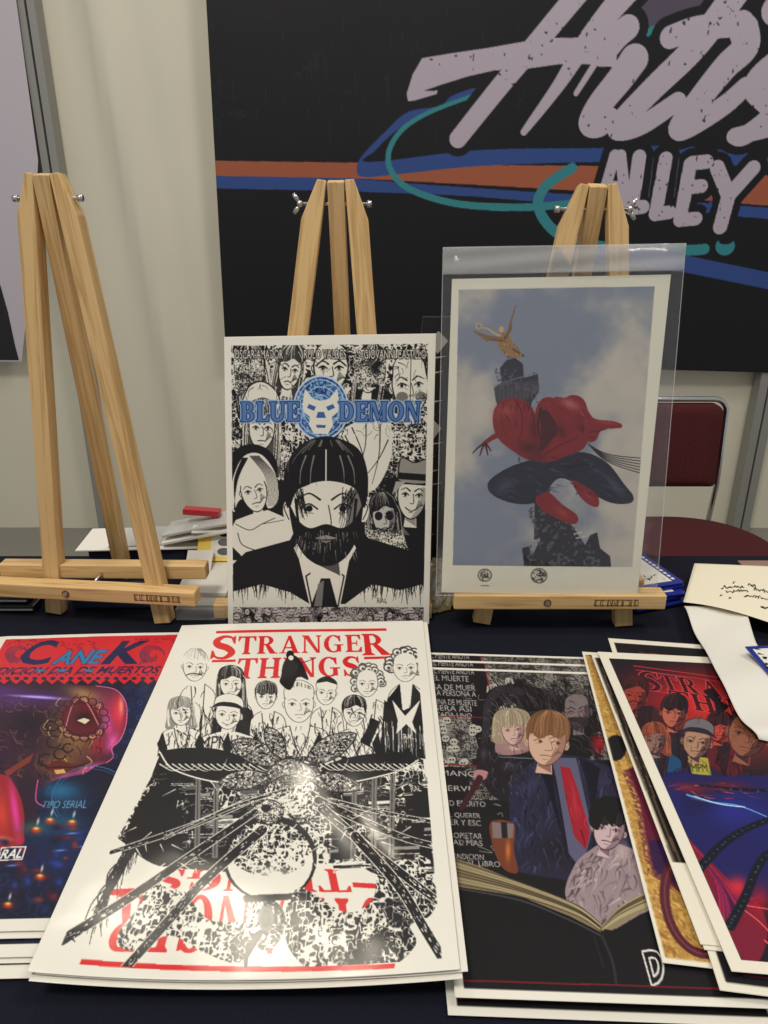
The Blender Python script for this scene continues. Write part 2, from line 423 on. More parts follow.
def sans_text(txt, bold=0, shear=0):
    key = (txt, bold, shear)
    if key in _tc: return _tc[key]
    cu = bpy.data.curves.new('lettering', 'FONT'); cu.body = txt; cu.offset = bold; cu.shear = shear; cu.resolution_u = 3
    o = bpy.data.objects.new('lettering', cu); COL.objects.link(o)
    bpy.context.view_layer.update()
    me = bpy.data.meshes.new_from_object(o.evaluated_get(bpy.context.evaluated_depsgraph_get()))
    v = np.array([tuple(x.co)[:2] for x in me.vertices]); polys = [list(p.vertices) for p in me.polygons]
    cnt = {}
    for p in polys:
        for i in range(len(p)):
            k = tuple(sorted((p[i], p[(i + 1) % len(p)]))); cnt[k] = cnt.get(k, 0) + 1
    v = (v - v.min(0)) / np.maximum(v.max(0) - v.min(0), 1e-6)
    bpy.data.objects.remove(o); bpy.data.curves.remove(cu); bpy.data.meshes.remove(me)
    _tc[key] = ([v[p] for p in polys], [v[list(k)] for k, c in cnt.items() if c == 1])
    return _tc[key]
# hand-cut bracketed serif capitals (unit height)
def _ring(cx, cy, rx, ry, wx, wy, a0=0, a1=360, n=26):
    t = np.radians(np.linspace(a0, a1, n)); o = np.stack([cx + rx * np.cos(t), cy + ry * np.sin(t)], 1)
    i = np.stack([cx + (rx - wx) * np.cos(t), cy + (ry - wy) * np.sin(t)], 1)[::-1]
    return np.concatenate([o, i])
def _R(x0, y0, x1, y1): return np.array([(x0, y0), (x1, y0), (x1, y1), (x0, y1)])
def _stem(x, w_=.22, y0=0, y1=1, sb=.09, st=.07, b=True, t=True):
    o = [_R(x, y0, x + w_, y1)]
    if b: o.append(np.array([(x - sb, y0), (x + w_ + sb, y0), (x + w_ + sb, y0 + st * .6), (x + w_, y0 + st * 1.6), (x, y0 + st * 1.6), (x - sb, y0 + st * .6)]))
    if t: o.append(np.array([(x - sb, y1), (x + w_ + sb, y1), (x + w_ + sb, y1 - st * .6), (x + w_, y1 - st * 1.6), (x, y1 - st * 1.6), (x - sb, y1 - st * .6)]))
    return o
def _vstroke(pts, ws):
    p = spline(pts, 8); w_ = np.interp(np.linspace(0, 1, len(p)), np.linspace(0, 1, len(ws)), ws) / 2
    d = np.gradient(p, axis=0); d /= np.linalg.norm(d, axis=1)[:, None]; n = np.stack([-d[:, 1], d[:, 0]], 1)
    return np.concatenate([p + n * w_[:, None], (p - n * w_[:, None])[::-1]])
GL = {
 'T': (.86, _stem(.32, t=False) + [_R(.0, .91, .86, 1), np.array([(0, 1), (.0, .72), (.05, .72), (.14, .92)]), np.array([(.86, 1), (.86, .72), (.81, .72), (.72, .92)])]),
 'H': (.98, _stem(.1) + _stem(.66) + [_R(.3, .46, .68, .55)]),
 'I': (.42, _stem(.1)),
 'E': (.80, _stem(.1) + [_R(.2, .92, .74, 1), _R(.2, 0, .76, .08), _R(.2, .47, .56, .55), np.array([(.74, 1), (.74, .72), (.69, .72), (.58, .93)]), np.array([(.77, 0), (.79, .3), (.73, .3), (.6, .06)]), _R(.53, .36, .58, .66)]),
 'L': (.76, _stem(.1) + [_R(.2, 0, .72, .08), np.array([(.73, 0), (.76, .32), (.70, .32), (.56, .06)])]),
 'R': (.98, _stem(.1) + [_ring(.42, .74, .34, .26, .21, .08, -90, 90), _R(.28, .92, .44, 1), _R(.28, .48, .44, .56), np.array([(.38, .5), (.58, .5), (.92, .0), (.62, 0)]), _R(.72, 0, .99, .06)]),
 'B': (.88, _stem(.1) + [_ring(.4, .75, .33, .25, .2, .08, -90, 90), _ring(.42, .27, .38, .27, .22, .08, -90, 90), _R(.28, .92, .42, 1), _R(.28, .46, .44, .55), _R(.28, 0, .44, .08)]),
 'D': (.95, _stem(.1) + [_ring(.40, .5, .48, .5, .23, .08, -90, 90), _R(.28, .92, .42, 1), _R(.28, 0, .42, .08)]),
 'O': (.95, [_ring(.47, .5, .46, .51, .23, .08)]),
 'U': (.95, _stem(.08, b=False, y0=.3) + _stem(.72, .1, b=False, y0=.3) + [_ring(.45, .34, .37, .36, .2, .12, 180, 360)]),
 'G': (.96, [_ring(.47, .5, .46, .51, .23, .08, 52, 322), _stem(.62, .2, 0.05, .46, b=False, t=False)[0], _R(.5, .40, .94, .47), np.array([(.72, .97), (.8, .97), (.8, .62), (.75, .62), (.62, .9)])]),
 'C': (.92, [_ring(.47, .5, .46, .51, .23, .08, 50, 310), np.array([(.74, .99), (.8, .99), (.8, .64), (.75, .64), (.64, .9)])]),
 'A': (1.0, [np.array([(.12, 0), (.21, 0), (.5, .86), (.44, 1.0)]), np.array([(.42, 1.0), (.56, 1.0), (.93, 0), (.67, 0)]), _R(.24, .28, .74, .36), _R(.02, 0, .33, .06), _R(.58, 0, 1.0, .06)]),
 'N': (1.0, _stem(.12, .09) + _stem(.78, .09, b=False) + [np.array([(.08, 1), (.34, 1), (.87, 0), (.72, 0)])]),
 'M': (1.15, _stem(.1, .09) + _stem(.84, .2) + [np.array([(.1, 1), (.34, 1), (.63, .22), (.54, .05)]), np.array([(.54, .05), (.62, .05), (.94, 1), (.86, 1)])]),
 'S': (.80, [_vstroke([(.70, .84), (.56, .95), (.34, .95), (.16, .78), (.24, .6), (.5, .48), (.66, .28), (.5, .06), (.28, .04), (.10, .18)], [.05, .09, .12, .2, .24, .27, .24, .2, .12, .09, .05]),
             np.array([(.70, 1), (.75, 1), (.75, .66), (.70, .66), (.62, .85)]), np.array([(.06, 0), (.11, 0), (.2, .15), (.11, .36), (.06, .36)])]),
 ' ': (.45, []),
}
def glyph_text(txt, gap=.06):
    x = 0; out = []
    for ch in txt:
        w_, ps = GL[ch]
        out += [p + np.array([x, 0]) for p in ps]; x += w_ + gap
    x -= gap
    out = [p / np.array([x, 1]) for p in out]
    ed = []
    for p in out:
        n = len(p); ed += [p[[i, (i + 1) % n]] for i in range(n)]
    return out, ed
# ------------------------------------------------------------------ the setting
WY = 2.86
def setting():
    fl = from_bm('floor', box_bm((-3.2, -1.5, -.04), (3.4, WY + .05, 0)), M['floor']); tag(fl, kind='structure')
    # back wall: stretched sheet; slanting folds added to its shape to give diagonal shadow bands
    nx, nz = 160, 60; bm = bmesh.new(); g = []
    f0 = at_y(96, 0, WY); f1 = at_y(195, 470, WY); f2 = at_y(150, 0, WY); f3 = at_y(205, 300, WY)
    for j in range(nz + 1):
        row = []
        for i in range(nx + 1):
            x = -3.2 + 6.6 * i / nx; z = 2.5 * j / nz
            d = 0
            for a, b, w_, am in ((f0, f1, .05, .05), (f2, f3, .06, .016), (f1 + Vector((-.28, 0, 0)), f0 + Vector((-.12, 0, 0)), .08, .006)):
                xx = a.x + (b.x - a.x) * (z - a.z) / (b.z - a.z)
                d += am * math.exp(-((x - xx) / w_) ** 2)
            d += .003 * math.sin(x * 9 + z * 1.3) + .002 * math.sin(x * 23 - z * 2)
            row.append(bm.verts.new((x, WY + .02 - d, z)))
        g.append(row)
    for j in range(nz):
        for i in range(nx): bm.faces.new([g[j][i], g[j][i + 1], g[j + 1][i + 1], g[j + 1][i]])
    o = from_bm('wall_back', bm, M['wall'], smooth=True); tag(o, kind='structure')
    def post(n, x, w_):
        bm = box_bm((x - w_ / 2, WY - .05, 0), (x - .004, WY + .01, 2.5)); box_bm((x + .004, WY - .05, 0), (x + w_ / 2, WY + .01, 2.5), bm)
        box_bm((x - .005, WY - .03, 0), (x + .005, WY + .01, 2.5), bm)
        tag(from_bm(n, bm, M['post']), kind='structure')
    post('trim_1', -1.15, .058); post('trim_2', 1.475, .07)
setting()

# ------------------------------------------------------------------ table under its navy cloth
TX0, TX1, TY0, TY1 = -1.15, 1.15, .235, .962
def table():
    t = empty('folding_table', (0, .6, 0)); tag(t, 'folding table hidden beneath the long navy cloth', 'table')
    from_bm('table_top', box_bm((TX0 + .01, TY0 + .01, T - .035), (TX1 - .01, TY1 - .01, T - .004)), M['white_metal'], t, bevel=.003)
    for x in (TX0 + .12, TX1 - .12):
        for y in (TY0 + .08, TY1 - .08):
            from_bm('leg', tube_bm([(x, y, .002), (x, y, T - .035)], .014), M['post'], t, smooth=True)
    bm = bmesh.new(); prev = None; r = random.Random(4)
    # cloth: a ring profile swept round the table top, falling in soft pleats
    per = []
    n = 60
    for i in range(n): per.append((TX0 + (TX1 - TX0) * i / n, TY0, 0, -1))
    for i in range(24): per.append((TX1, TY0 + (TY1 - TY0) * i / 24, 1, 0))
    for i in range(n): per.append((TX1 - (TX1 - TX0) * i / n, TY1, 0, 1))
    for i in range(24): per.append((TX0, TY1 - (TY1 - TY0) * i / 24, -1, 0))
    rings = []
    for lv, (z, off, pl) in enumerate(((T, -.004, 0), (T - .004, .002, 0), (T - .1, .006, .004), (T - .35, .014, .014), (.03, .022, .024))):
        ring = []
        for k, (x, y, nx_, ny_) in enumerate(per):
            q = off + pl * math.sin(k * 1.3 + math.sin(k * .4) * 2)
            ring.append(bm.verts.new((x + nx_ * q, y + ny_ * q, z)))
        rings.append(ring)
    for a, b in zip(rings, rings[1:]):
        m_ = len(a)
        for k in range(m_): bm.faces.new([a[k], b[k], b[(k + 1) % m_], a[(k + 1) % m_]])
    bm.faces.new(rings[0])
    c = from_bm('tablecloth', bm, M['cloth']); tag(c, 'dark navy cloth covering the table under all the prints', 'tablecloth')
table()

# ------------------------------------------------------------------ tabletop easels
def stick(name, p0, p1, w_, d, mat, parent, side=(1, 0, 0), cham=0, bevel=.0012):
    p0 = Vector(p0); p1 = Vector(p1); z = (p1 - p0).normalized(); L = (p1 - p0).length
    x = Vector(side); x = (x - z * x.dot(z)).normalized(); y = z.cross(x)
    if cham < 0: prof = [(-w_ / 2, 0), (w_ / 2, 0), (w_ / 2, L), (-w_ / 2 + w_ * .55, L), (-w_ / 2, L - .042)]
    elif cham > 0: prof = [(-w_ / 2, 0), (w_ / 2, 0), (w_ / 2, L - .042), (w_ / 2 - w_ * .55, L), (-w_ / 2, L)]
    else: prof = [(-w_ / 2, 0), (w_ / 2, 0), (w_ / 2, L), (-w_ / 2, L)]
    bm = prism_bm(prof, -d / 2, d / 2)
    mx = Matrix((( x.x, y.x, z.x, p0.x), (x.y, y.y, z.y, p0.y), (x.z, y.z, z.z, p0.z), (0, 0, 0, 1)))
    return from_bm(name, bm, mat, parent, mx, bevel=bevel)
def easel(label, fl, fr, apex, bf, beam, beam2, bolts, wing=(True, True), stamp=None, W=.0205):
    """fl, fr: feet of the front legs; apex: middle of the top; bf: foot of the back leg; beam: (end, end) of the front ledge"""
    fl, fr, apex, bf = map(Vector, (fl, fr, apex, bf))
    root = empty('tabletop_easel', (fl + fr) / 2); tag(root, label, 'easel')
    off = W * .94
    side = (fr - fl).normalized()
    la = apex - side * off; ra = apex + side * off
    up = Vector((0, 0, .0014))
    stick('front_leg', fl + up, la, W, .016, M['pine'], root, side, -1)
    stick('front_leg', fr + up, ra, W, .016, M['pine'], root, side, 1)
    stick('back_leg', bf + up, apex + Vector((0, -.003, -.001)), .018, .016, M['pine'], root, side, 0)
    for (b, nm) in ((beam, 'front_ledge'), (beam2, 'back_rail')):
        a, c, h, d = b; a = Vector(a); c = Vector(c)
        x = (c - a).normalized(); L = (c - a).length; y = Vector((0, 0, 1)).cross(x); z = x.cross(y)
        # grain runs along local z: local z = along the ledge
        bm = prism_bm([(-h / 2, .0), (h / 2, .0), (h / 2, L), (-h / 2, L)], -d / 2, d / 2)
        mx = Matrix(((z.x, y.x, x.x, a.x), (z.y, y.y, x.y, a.y), (z.z, y.z, x.z, a.z), (0, 0, 0, 1)))
        # round the ends a little
        bm.verts.ensure_lookup_table()
        o = from_bm(nm, bm, M['pine'], root, mx, bevel=.0018, seg=3)
        if nm == 'front_ledge':
            front = -y * (d / 2)
            for fx in bolts:
                p = a + x * (L * fx) + front
                from_bm('bolt', tube_bm([p + y * .001, p - y * .0022], [.0032, .0026], 12), M['steel'], root, smooth=False)
                from_bm('bolt_hole', tube_bm([p + y * .0005, p - y * .0006], .0045, 14), M['burn'], root)
            if stamp:
                s0, s1 = stamp; r = random.Random(7); bm = bmesh.new()
                q = s0
                while q < s1:
                    wd = r.uniform(.004, .009); c0 = a + x * (L * q) + front
                    for dz in (.0035, -.0035):
                        e = c0 + z * dz
                        u = x * wd
                        vs = [e - y * .0003 + z * -.0006, e - y * .0003 + z * .0006, e + u - y * .0003 + z * .0006, e + u - y * .0003 - z * .0006]
                        bm.faces.new([bm.verts.new(v) for v in vs])
                    for kk in range(3):
                        e = c0 + x * (wd * r.random()) - y * .0003
                        vs = [e - z * .0045, e + z * .0035 * r.random(), e + x * .0007 + z * .003, e + x * .0007 - z * .0045]
                        bm.faces.new([bm.verts.new(v) for v in vs])
                    q += wd / L * 1.15
                from_bm('burnt_stamp', bm, M['burn'], root)
    # rod between ledge and rail
    a, c, h, d = beam; a2, c2, h2, d2 = beam2
    m0 = Vector(a).lerp(Vector(c), .5); m1 = Vector(a2).lerp(Vector(c2), .5)
    if (m1 - m0).y > .012:
        from_bm('rod', tube_bm([m0 + Vector((.0, .005, .004)), m1 + Vector((.0, -.005, .0))], .0022, 8), M['steel'], root, smooth=True)
    # hinge bolt and wing nuts near the top
    pz = .024
    ml = la.lerp(fl, pz / (la - fl).length) - side * .008; mr = ra.lerp(fr, pz / (ra - fr).length) + side * .008
    from_bm('hinge_bolt', tube_bm([ml - side * .009, mr + side * .007], .0018, 8), M['steel'], root, smooth=True)
    for on, p, sd in ((wing[0], ml - side * .005, -1), (wing[1], mr + side * .003, 1)):
        bm = tube_bm([p, p + side * sd * .005], .0034, 12)
        if on:
            for up_ in (1, -1):
                c0 = p + side * sd * .003 + Vector((0, 0, .002 * up_)); c1 = c0 + side * sd * .006 + Vector((0, .001, .008 * up_))
                tube_bm([c0, (c0 + c1) / 2, c1], [.0012, .0026, .0018], 8, bm)
        from_bm('wing_nut', bm, M['steel'], root, smooth=True)
    return root
YF = .012
# left easel, empty
fl = at_z(49, 622, T); fr = at_z(163, 626, T)
ap = at_y(45, 173, .828)
be = (at_z(-28, 582, T + .041), at_z(197, 592, T + .041))
b1 = be[0]; b2 = be[1]
dirb = (b2 - b1).normalized(); yb = Vector((-dirb.y, dirb.x, 0))
# ledge sits in front of the legs
def ledge(p, q, back): 
    n = Vector((-(q - p).normalized().y, (q - p).normalized().x, 0)); return p + n * back, q + n * back
l0, l1 = Vector((-.475, .788, T + .0415)), Vector((-.217, .762, T + .0415))
r0, r1 = Vector((-.462, .806, T + .056)), Vector((-.213, .802, T + .056))
easel('tall pine tabletop easel standing empty at the far left', fl + Vector((0, .024, 0)), fr + Vector((0, .010, 0)), ap, (-.350, .893, T), (l0, l1, .018, .020), (r0, r1, .018, .018), (.40,), (False, False), (.72, .92), .0205)
# centre easel
fl = at_z(261, 600, T); fr = at_z(388, 600, T); fl.y = fr.y = .806
easel('pine tabletop easel holding the black and white comic cover print', (-.1475, .806, T), (.0045, .806, T), at_y(336, 180, .872), (-.045, .945, T),
      (Vector((-.2045, .787, T + .0115)), Vector((.0574, .787, T + .0115)), .019, .019), (Vector((-.19, .829, T + .030)), Vector((.05, .829, T + .030)), .018, .018), (.5,), (True, False), None, .022)
# right easel
easel('pine tabletop easel holding the sleeved print of a leaping figure', at_z(481, 622, T), at_z(622, 624.5, T), at_y(597, 184, .822), (.205, .935, T),
      (Vector((.080, .757, T + .0415)), Vector((.323, .757, T + .0415)), .018, .022), (Vector((.085, .798, T + .040)), Vector((.312, .798, T + .040)), .018, .018), (.44,), (False, True), (.66, .86))

# ------------------------------------------------------------------ stacking chair behind the table
def chair():
    c = empty('banquet_chair', (.76, 1.72, 0), 0); tag(c, 'maroon upholstered chair with chrome frame behind the table', 'chair')
    sx, sy, sz = .76, 1.70, .425
    # seat: rounded, slightly domed cushion
    bm = bmesh.new(); rings = []
    def outline(k, n=64):
        out = []
        for i in range(n):
            t = 2 * math.pi * i / n; cx_, sn = math.cos(t), math.sin(t)
            e = .62 if sn < 0 else .85
            x = abs(cx_) ** e * (1 if cx_ > 0 else -1) * .245; y = abs(sn) ** e * (1 if sn > 0 else -1) * .225
            out.append((sx + x * k, sy + y * k))
        return out
    for k, z in ((.94, -.03), (1.0, -.02), (1.0, .005), (.97, .02), (.88, .030), (.6, .036), (.25, .038)):
        rings.append([bm.verts.new((x, y, sz + z)) for x, y in outline(k)])
    for a, b in zip(rings, rings[1:]):
        for i in range(64): bm.faces.new([a[i], a[(i + 1) % 64], b[(i + 1) % 64], b[i]])
    bm.faces.new(rings[-1]); bm.faces.new(rings[0][::-1])
    from_bm('seat', bm, M['maroon'], c, smooth=True)
    # backrest
    yb0, zb0, zb1 = 1.985, .515, .747; lean = .10
    xl, xr = sx - .233, sx + .178
    bm = bmesh.new()
    pts = []
    R_ = .03
    for (cx_, cz, a0) in ((xr - R_, zb1 - R_, 0), (xl + R_, zb1 - R_, 90), (xl + .012, zb0 + .012, 180), (xr - .012, zb0 + .012, 270)):
        rr = R_ if cz > .6 else .012
        for k in range(6):
            t = math.radians(a0 + 90 * k / 5); pts.append((cx_ + rr * math.cos(t), cz + rr * math.sin(t)))
    rings = []
    for k, y in ((.96, .018), (1, .010), (1, -.010), (.96, -.020), (.8, -.026)):
        mx_, mz = (xl + xr) / 2, (zb0 + zb1) / 2
        rings.append([bm.verts.new((mx_ + (x - mx_) * k, yb0 + y + (z - zb0) * lean, mz + (z - mz) * k)) for x, z in pts])
    n = len(pts)
    for a, b in zip(rings, rings[1:]):
        for i in range(n): bm.faces.new([a[i], a[(i + 1) % n], b[(i + 1) % n], b[i]])
    bm.faces.new(rings[-1]); bm.faces.new(rings[0][::-1])
    from_bm('backrest', bm, M['maroon'], c, smooth=True)
    # frame tube round the back, down to the rear feet
    zt = zb1 + .012; xr2 = xr + .010; xl2 = xl - .010
    def yy(z): return yb0 + (z - zb0) * lean
    path = [(xr2 + .02, 2.06, .012), (xr2 - .004, 1.99, .40), (xr2, yy(.52), .52), (xr2, yy(.70), .70)]
    for k in range(7):
        t = math.radians(90 * k / 6); path.append((xr2 - .035 + .035 * math.cos(t), yy(zt - .035 + .035 * math.sin(t)), zt - .035 + .035 * math.sin(t)))
    for k in range(7):
        t = math.radians(90 + 90 * k / 6); path.append((xl2 + .035 + .035 * math.cos(t), yy(zt - .035 + .035 * math.sin(t)), zt - .035 + .035 * math.sin(t)))
    path += [(xl2, yy(.70), .70), (xl2, yy(.52), .52), (xl2 + .004, 1.99, .40), (xl2 - .02, 2.06, .012)]
    from_bm('back_frame', tube_bm(path, .0075, 12), M['chrome'], c, smooth=True)
    for s_ in (-1, 1):
        from_bm('front_leg', tube_bm([(sx + s_ * .20, 1.50, .012), (sx + s_ * .205, 1.53, .36), (sx + s_ * .205, 1.58, .392), (sx + s_ * .20, 1.97, .392)], .0095, 12), M['chrome'], c, smooth=True)
        from_bm('foot', tube_bm([(sx + s_ * .20, 1.50, 0.0), (sx + s_ * .20, 1.50, .02)], .013, 12), M['dark'], c)
        from_bm('foot', tube_bm([(sx + s_ * .233 - .005, 2.06, 0.0), (sx + s_ * .233 - .005, 2.06, .02)], .013, 12), M['dark'], c)
chair()
# ------------------------------------------------------------------ drawing kit for the printed artwork
R = random.Random(11)
def head(C, cx, cy, w_, h, ang=0, skin=PAPER, line=INK, hair=INK, strand=PAPER, style='short', brow=1, shade=None, look=0, mouth='flat', lw=.8, eye=None, extra=None):
    """a generic face in pen or paint; w_, h in photo pixels"""
    ca, sa = math.cos(math.radians(ang)), math.sin(math.radians(ang)); rr = random.Random(int(cx * 7 + cy))
    def L(pts):
        p = np.asarray(pts, float); x = p[:, 0] * w_ / 2; y = p[:, 1] * h / 2
        return np.stack([cx + x * ca - y * sa, cy + x * sa + y * ca], 1)
    if style in ('long', 'bob'):
        d = 1.9 if style == 'long' else 1.15
        C.fill(L([(-1.1, -.5), (-.8, -1.15), (0, -1.35), (.8, -1.15), (1.12, -.5), (1.2, .4), (1.35, d), (.9, d + .1), (.3, .9), (-.3, .9), (-.9, d + .1), (-1.35, d), (-1.2, .4)]), hair, sm=True)
        for k in range(14):
            s_ = -1 if k % 2 else 1; x = rr.uniform(.75, 1.2)
            C.line(L([(s_ * .3, -1.2), (s_ * x, -.4), (s_ * (x + .1), .5), (s_ * (x + .05), d * .9)]), strand, lw * .7, .3)
    if style == 'curly':
        for k in range(26):
            t = math.radians(rr.uniform(150, 390)); rad = rr.uniform(.95, 1.25)
            p = L([(math.cos(t) * rad, math.sin(t) * rad * 1.0 - .15)])[0]
            C.oval(p[0], p[1], w_ * .17, h * .15, hair); C.oval(p[0], p[1], w_ * .12, h * .1, strand); C.oval(p[0] + w_ * .02, p[1] + h * .02, w_ * .06, h * .06, hair)
    C.fill(L([(-.28, .6), (.28, .6), (.38, 1.35), (-.38, 1.35)]), skin)
    if shade is not None: C.fill(L([(-.28, .75), (.28, .9), (.34, 1.3), (-.3, 1.05)]), shade)
    face = [(-.80, -.35), (-.86, .0), (-.72, .50), (-.38, .88), (0, 1.0), (.38, .88), (.72, .50), (.86, 0), (.80, -.35), (.62, -.85), (0, -1.08), (-.62, -.85)]
    for s_ in (-1, 1): C.oval(*L([(s_ * .88, .05)])[0], w_ * .07, h * .11, skin); C.line(L([(s_ * .9, -.12), (s_ * .99, 0), (s_ * .88, .22)]), line, lw * .6)
    C.fill(L(face), skin, sm=True)
    if shade is not None:
        C.fill(L([(.8, -.3), (.86, 0), (.72, .5), (.38, .88), (0, 1.0), (.3, .6), (.5, .2), (.5, -.3)]), shade, .75, sm=True)
    C.line(L(face[:9]), line, lw)
    if brow:
        for s_ in (-1, 1):
            C.line(L([(s_ * .66, -.18), (s_ * .4, -.28), (s_ * .14, -.16)]), line, lw * .5, lw * 1.2)
            C.line(L([(s_ * .6, 0), (s_ * .4, -.08), (s_ * .2, .02)]), line, lw * .9)
            C.oval(*L([(s_ * .4 + look * .1, .01)])[0], w_ * .042, h * .032, eye or line)
            C.line(L([(s_ * .52, .09), (s_ * .3, .1)]), line, lw * .35)
        C.line(L([(.06 + look * .1, -.05), (.12 + look * .15, .32), (-.08, .36)]), line, lw * .6)
        m = {'flat': [(-.26, .6), (0, .57), (.26, .6)], 'smile': [(-.34, .54), (0, .68), (.34, .54)], 'frown': [(-.26, .64), (0, .57), (.26, .64)]}[mouth]
        C.line(L(m), line, lw * .9); C.line(L([(-.12, .74), (.12, .74)]), line, lw * .4)
    for k in range(9):
        x = .42 + k * .045; C.line(L([(x, .15 + k * .04), (x - .16, .62 - k * .03)]), line, lw * .3)
    if style in ('short', 'side', 'long', 'bob', 'fringe'):
        low = {'short': -.55, 'side': -.45, 'long': -.45, 'bob': -.4, 'fringe': -.18}[style]
        C.fill(L([(-.92, .0), (-1.0, -.6), (-.7, -1.15), (0, -1.38), (.75, -1.15), (1.0, -.6), (.92, .0), (.78, -.35), (.5, low), (.1, low - .12), (-.35, low + .08), (-.76, -.3)]), hair, sm=True)
        for k in range(26):
            x = rr.uniform(-.95, .95); e = rr.uniform(-.25, .12); C.line(L([(x * .4, -1.3), (x * .9, -.95), (x * 1.02 + rr.uniform(-.12, .12), low + e)]), strand if k % 3 else line, lw * rr.uniform(.4, .8), .2, a=.8)
    if style == 'cap':
        C.fill(L([(-1.0, -.45), (-.9, -1.1), (-.3, -1.45), (.35, -1.45), (.92, -1.1), (1.0, -.45), (.5, -.62), (-.5, -.62)]), strand, sm=True)
        C.line(L([(-1.0, -.45), (-.9, -1.1), (-.3, -1.45), (.35, -1.45), (.92, -1.1), (1.0, -.45)]), line, lw)
        C.fill(L([(-1.15, -.42), (-.6, -.85), (.5, -.85), (1.25, -.35), (.5, -.55), (-.5, -.58)]), hair, sm=True)
    if style == 'hat':
        C.fill(L([(-1.8, -.35), (-.9, -.75), (.9, -.75), (1.8, -.35), (.8, -.42), (-.8, -.42)]), hair, sm=True)
        C.fill(L([(-.9, -.6), (-.8, -1.5), (0, -1.35), (.8, -1.5), (.95, -.6)]), strand, sm=True)
        C.line(L([(-.9, -.6), (-.8, -1.5), (0, -1.35), (.8, -1.5), (.95, -.6)]), line, lw)
        C.fill(L([(-.95, -.62), (.95, -.62), (.93, -.9), (-.93, -.9)]), hair)
    if style == 'beret':
        C.fill(L([(-1.2, -.35), (-1.3, -.9), (-.4, -1.45), (.8, -1.35), (1.35, -.7), (1.3, .3), (.95, -.5), (.2, -.95), (-.6, -.8)]), hair, sm=True)
    if style == 'bald':
        C.line(L([(-.8, -.35), (-.66, -.85), (0, -1.1), (.66, -.85), (.8, -.35)]), line, lw)
    if style == 'buzz':
        C.fill(L([(-.86, -.3), (-.8, -.95), (0, -1.3), (.8, -.95), (.86, -.3), (.6, -.72), (0, -.85), (-.6, -.72)]), strand, sm=True)
        C.line(L([(-.86, -.3), (-.8, -.95), (0, -1.3), (.8, -.95), (.86, -.3)]), line, lw)
        for k in range(26):
            t = rr.uniform(-.75, .75); C.line(L([(t, -1.2 + abs(t) * .35), (t * 1.05, -.98 + abs(t) * .3)]), line, .3)
    if style == 'band':
        C.fill(L([(-.9, -.3), (-.85, -1.0), (0, -1.4), (.85, -1.0), (.9, -.3), (.7, -.6), (-.7, -.6)]), hair, sm=True)
        C.fill(L([(-.9, -.5), (.9, -.5), (.9, -.75), (0, -.95), (-.9, -.75)]), strand)
    return L
def torso(C, cx, y0, w_, y1, fillc, line=INK, lapel=True, lw=.7, seed=1, busy=.0, inner=PAPER):
    p = [(cx - w_ * .16, y0), (cx - w_ * .42, y0 + (y1 - y0) * .22), (cx - w_ * .5, y1), (cx + w_ * .5, y1), (cx + w_ * .42, y0 + (y1 - y0) * .22), (cx + w_ * .16, y0)]
    C.fill(p, fillc)
    C.line(p[:3], line, lw); C.line(p[3:], line, lw)
    if lapel:
        C.fill([(cx - w_ * .14, y0), (cx, y1), (cx + w_ * .14, y0)], inner)
        C.line([(cx - w_ * .16, y0), (cx - w_ * .1, y0 + (y1 - y0) * .5), (cx, y1)], line, lw * 1.4); C.line([(cx + w_ * .16, y0), (cx + w_ * .1, y0 + (y1 - y0) * .5), (cx, y1)], line, lw * 1.4)
    r = random.Random(seed)
    for k in range(int(12 + busy * 30)):
        x = cx + r.uniform(-.46, .46) * w_; y = y0 + (y1 - y0) * r.uniform(.3, .9)
        C.line([(x, y), (x + r.uniform(-3, 3), y + (y1 - y0) * .15), (x + r.uniform(-5, 5), min(y + (y1 - y0) * .35, y1))], line, lw * r.uniform(.5, 2.2), .2)
def root_arm(C, pts, w1, w2, seed, white=.42, edge=True):
    """a gnarled branch: black with pale flecks"""
    C.line(pts, PAPER, w1 + 1.8, w2 + 1.2); C.line(pts, INK, w1, w2)
    r = random.Random(seed); p = spline(pts, 14); n = len(p)
    for k in range(int(n * 1.6)):
        i = r.randrange(n - 1); t = i / n; wd = (w1 + (w2 - w1) * t) * .38
        if r.random() < .35:
            e = p[i] + np.array([r.uniform(-1, 1), r.uniform(-1, 1)]) * wd * 2.2; C.line([p[i], e], INK, 2.2, .5, sm=False)
        q = p[i] + np.array([r.uniform(-wd, wd), r.uniform(-wd, wd)]); d = (p[min(i + 1, n - 1)] - p[i]); d = d / (np.linalg.norm(d) + 1e-6)
        L_ = r.uniform(1.2, 4); C.line([q, q + d * L_], PAPER, r.uniform(.5, 1.3), .3, a=1 if r.random() < white + .4 else .5, sm=False)

def frame(sheet, tl, bl, k=1.0):
    """the printed area of a sheet: same margin left and right, measured at the two left corners"""
    q = sheet.inv([tl, bl]); m_ = float(q[:, 0].mean()); t0, t1 = float(q[0, 1]), float(q[1, 1])
    return [tuple(p) for p in proj(sheet.pos([m_, 1 - m_ * k, 1 - m_ * k, m_], [t0, t0, t1, t1]))]
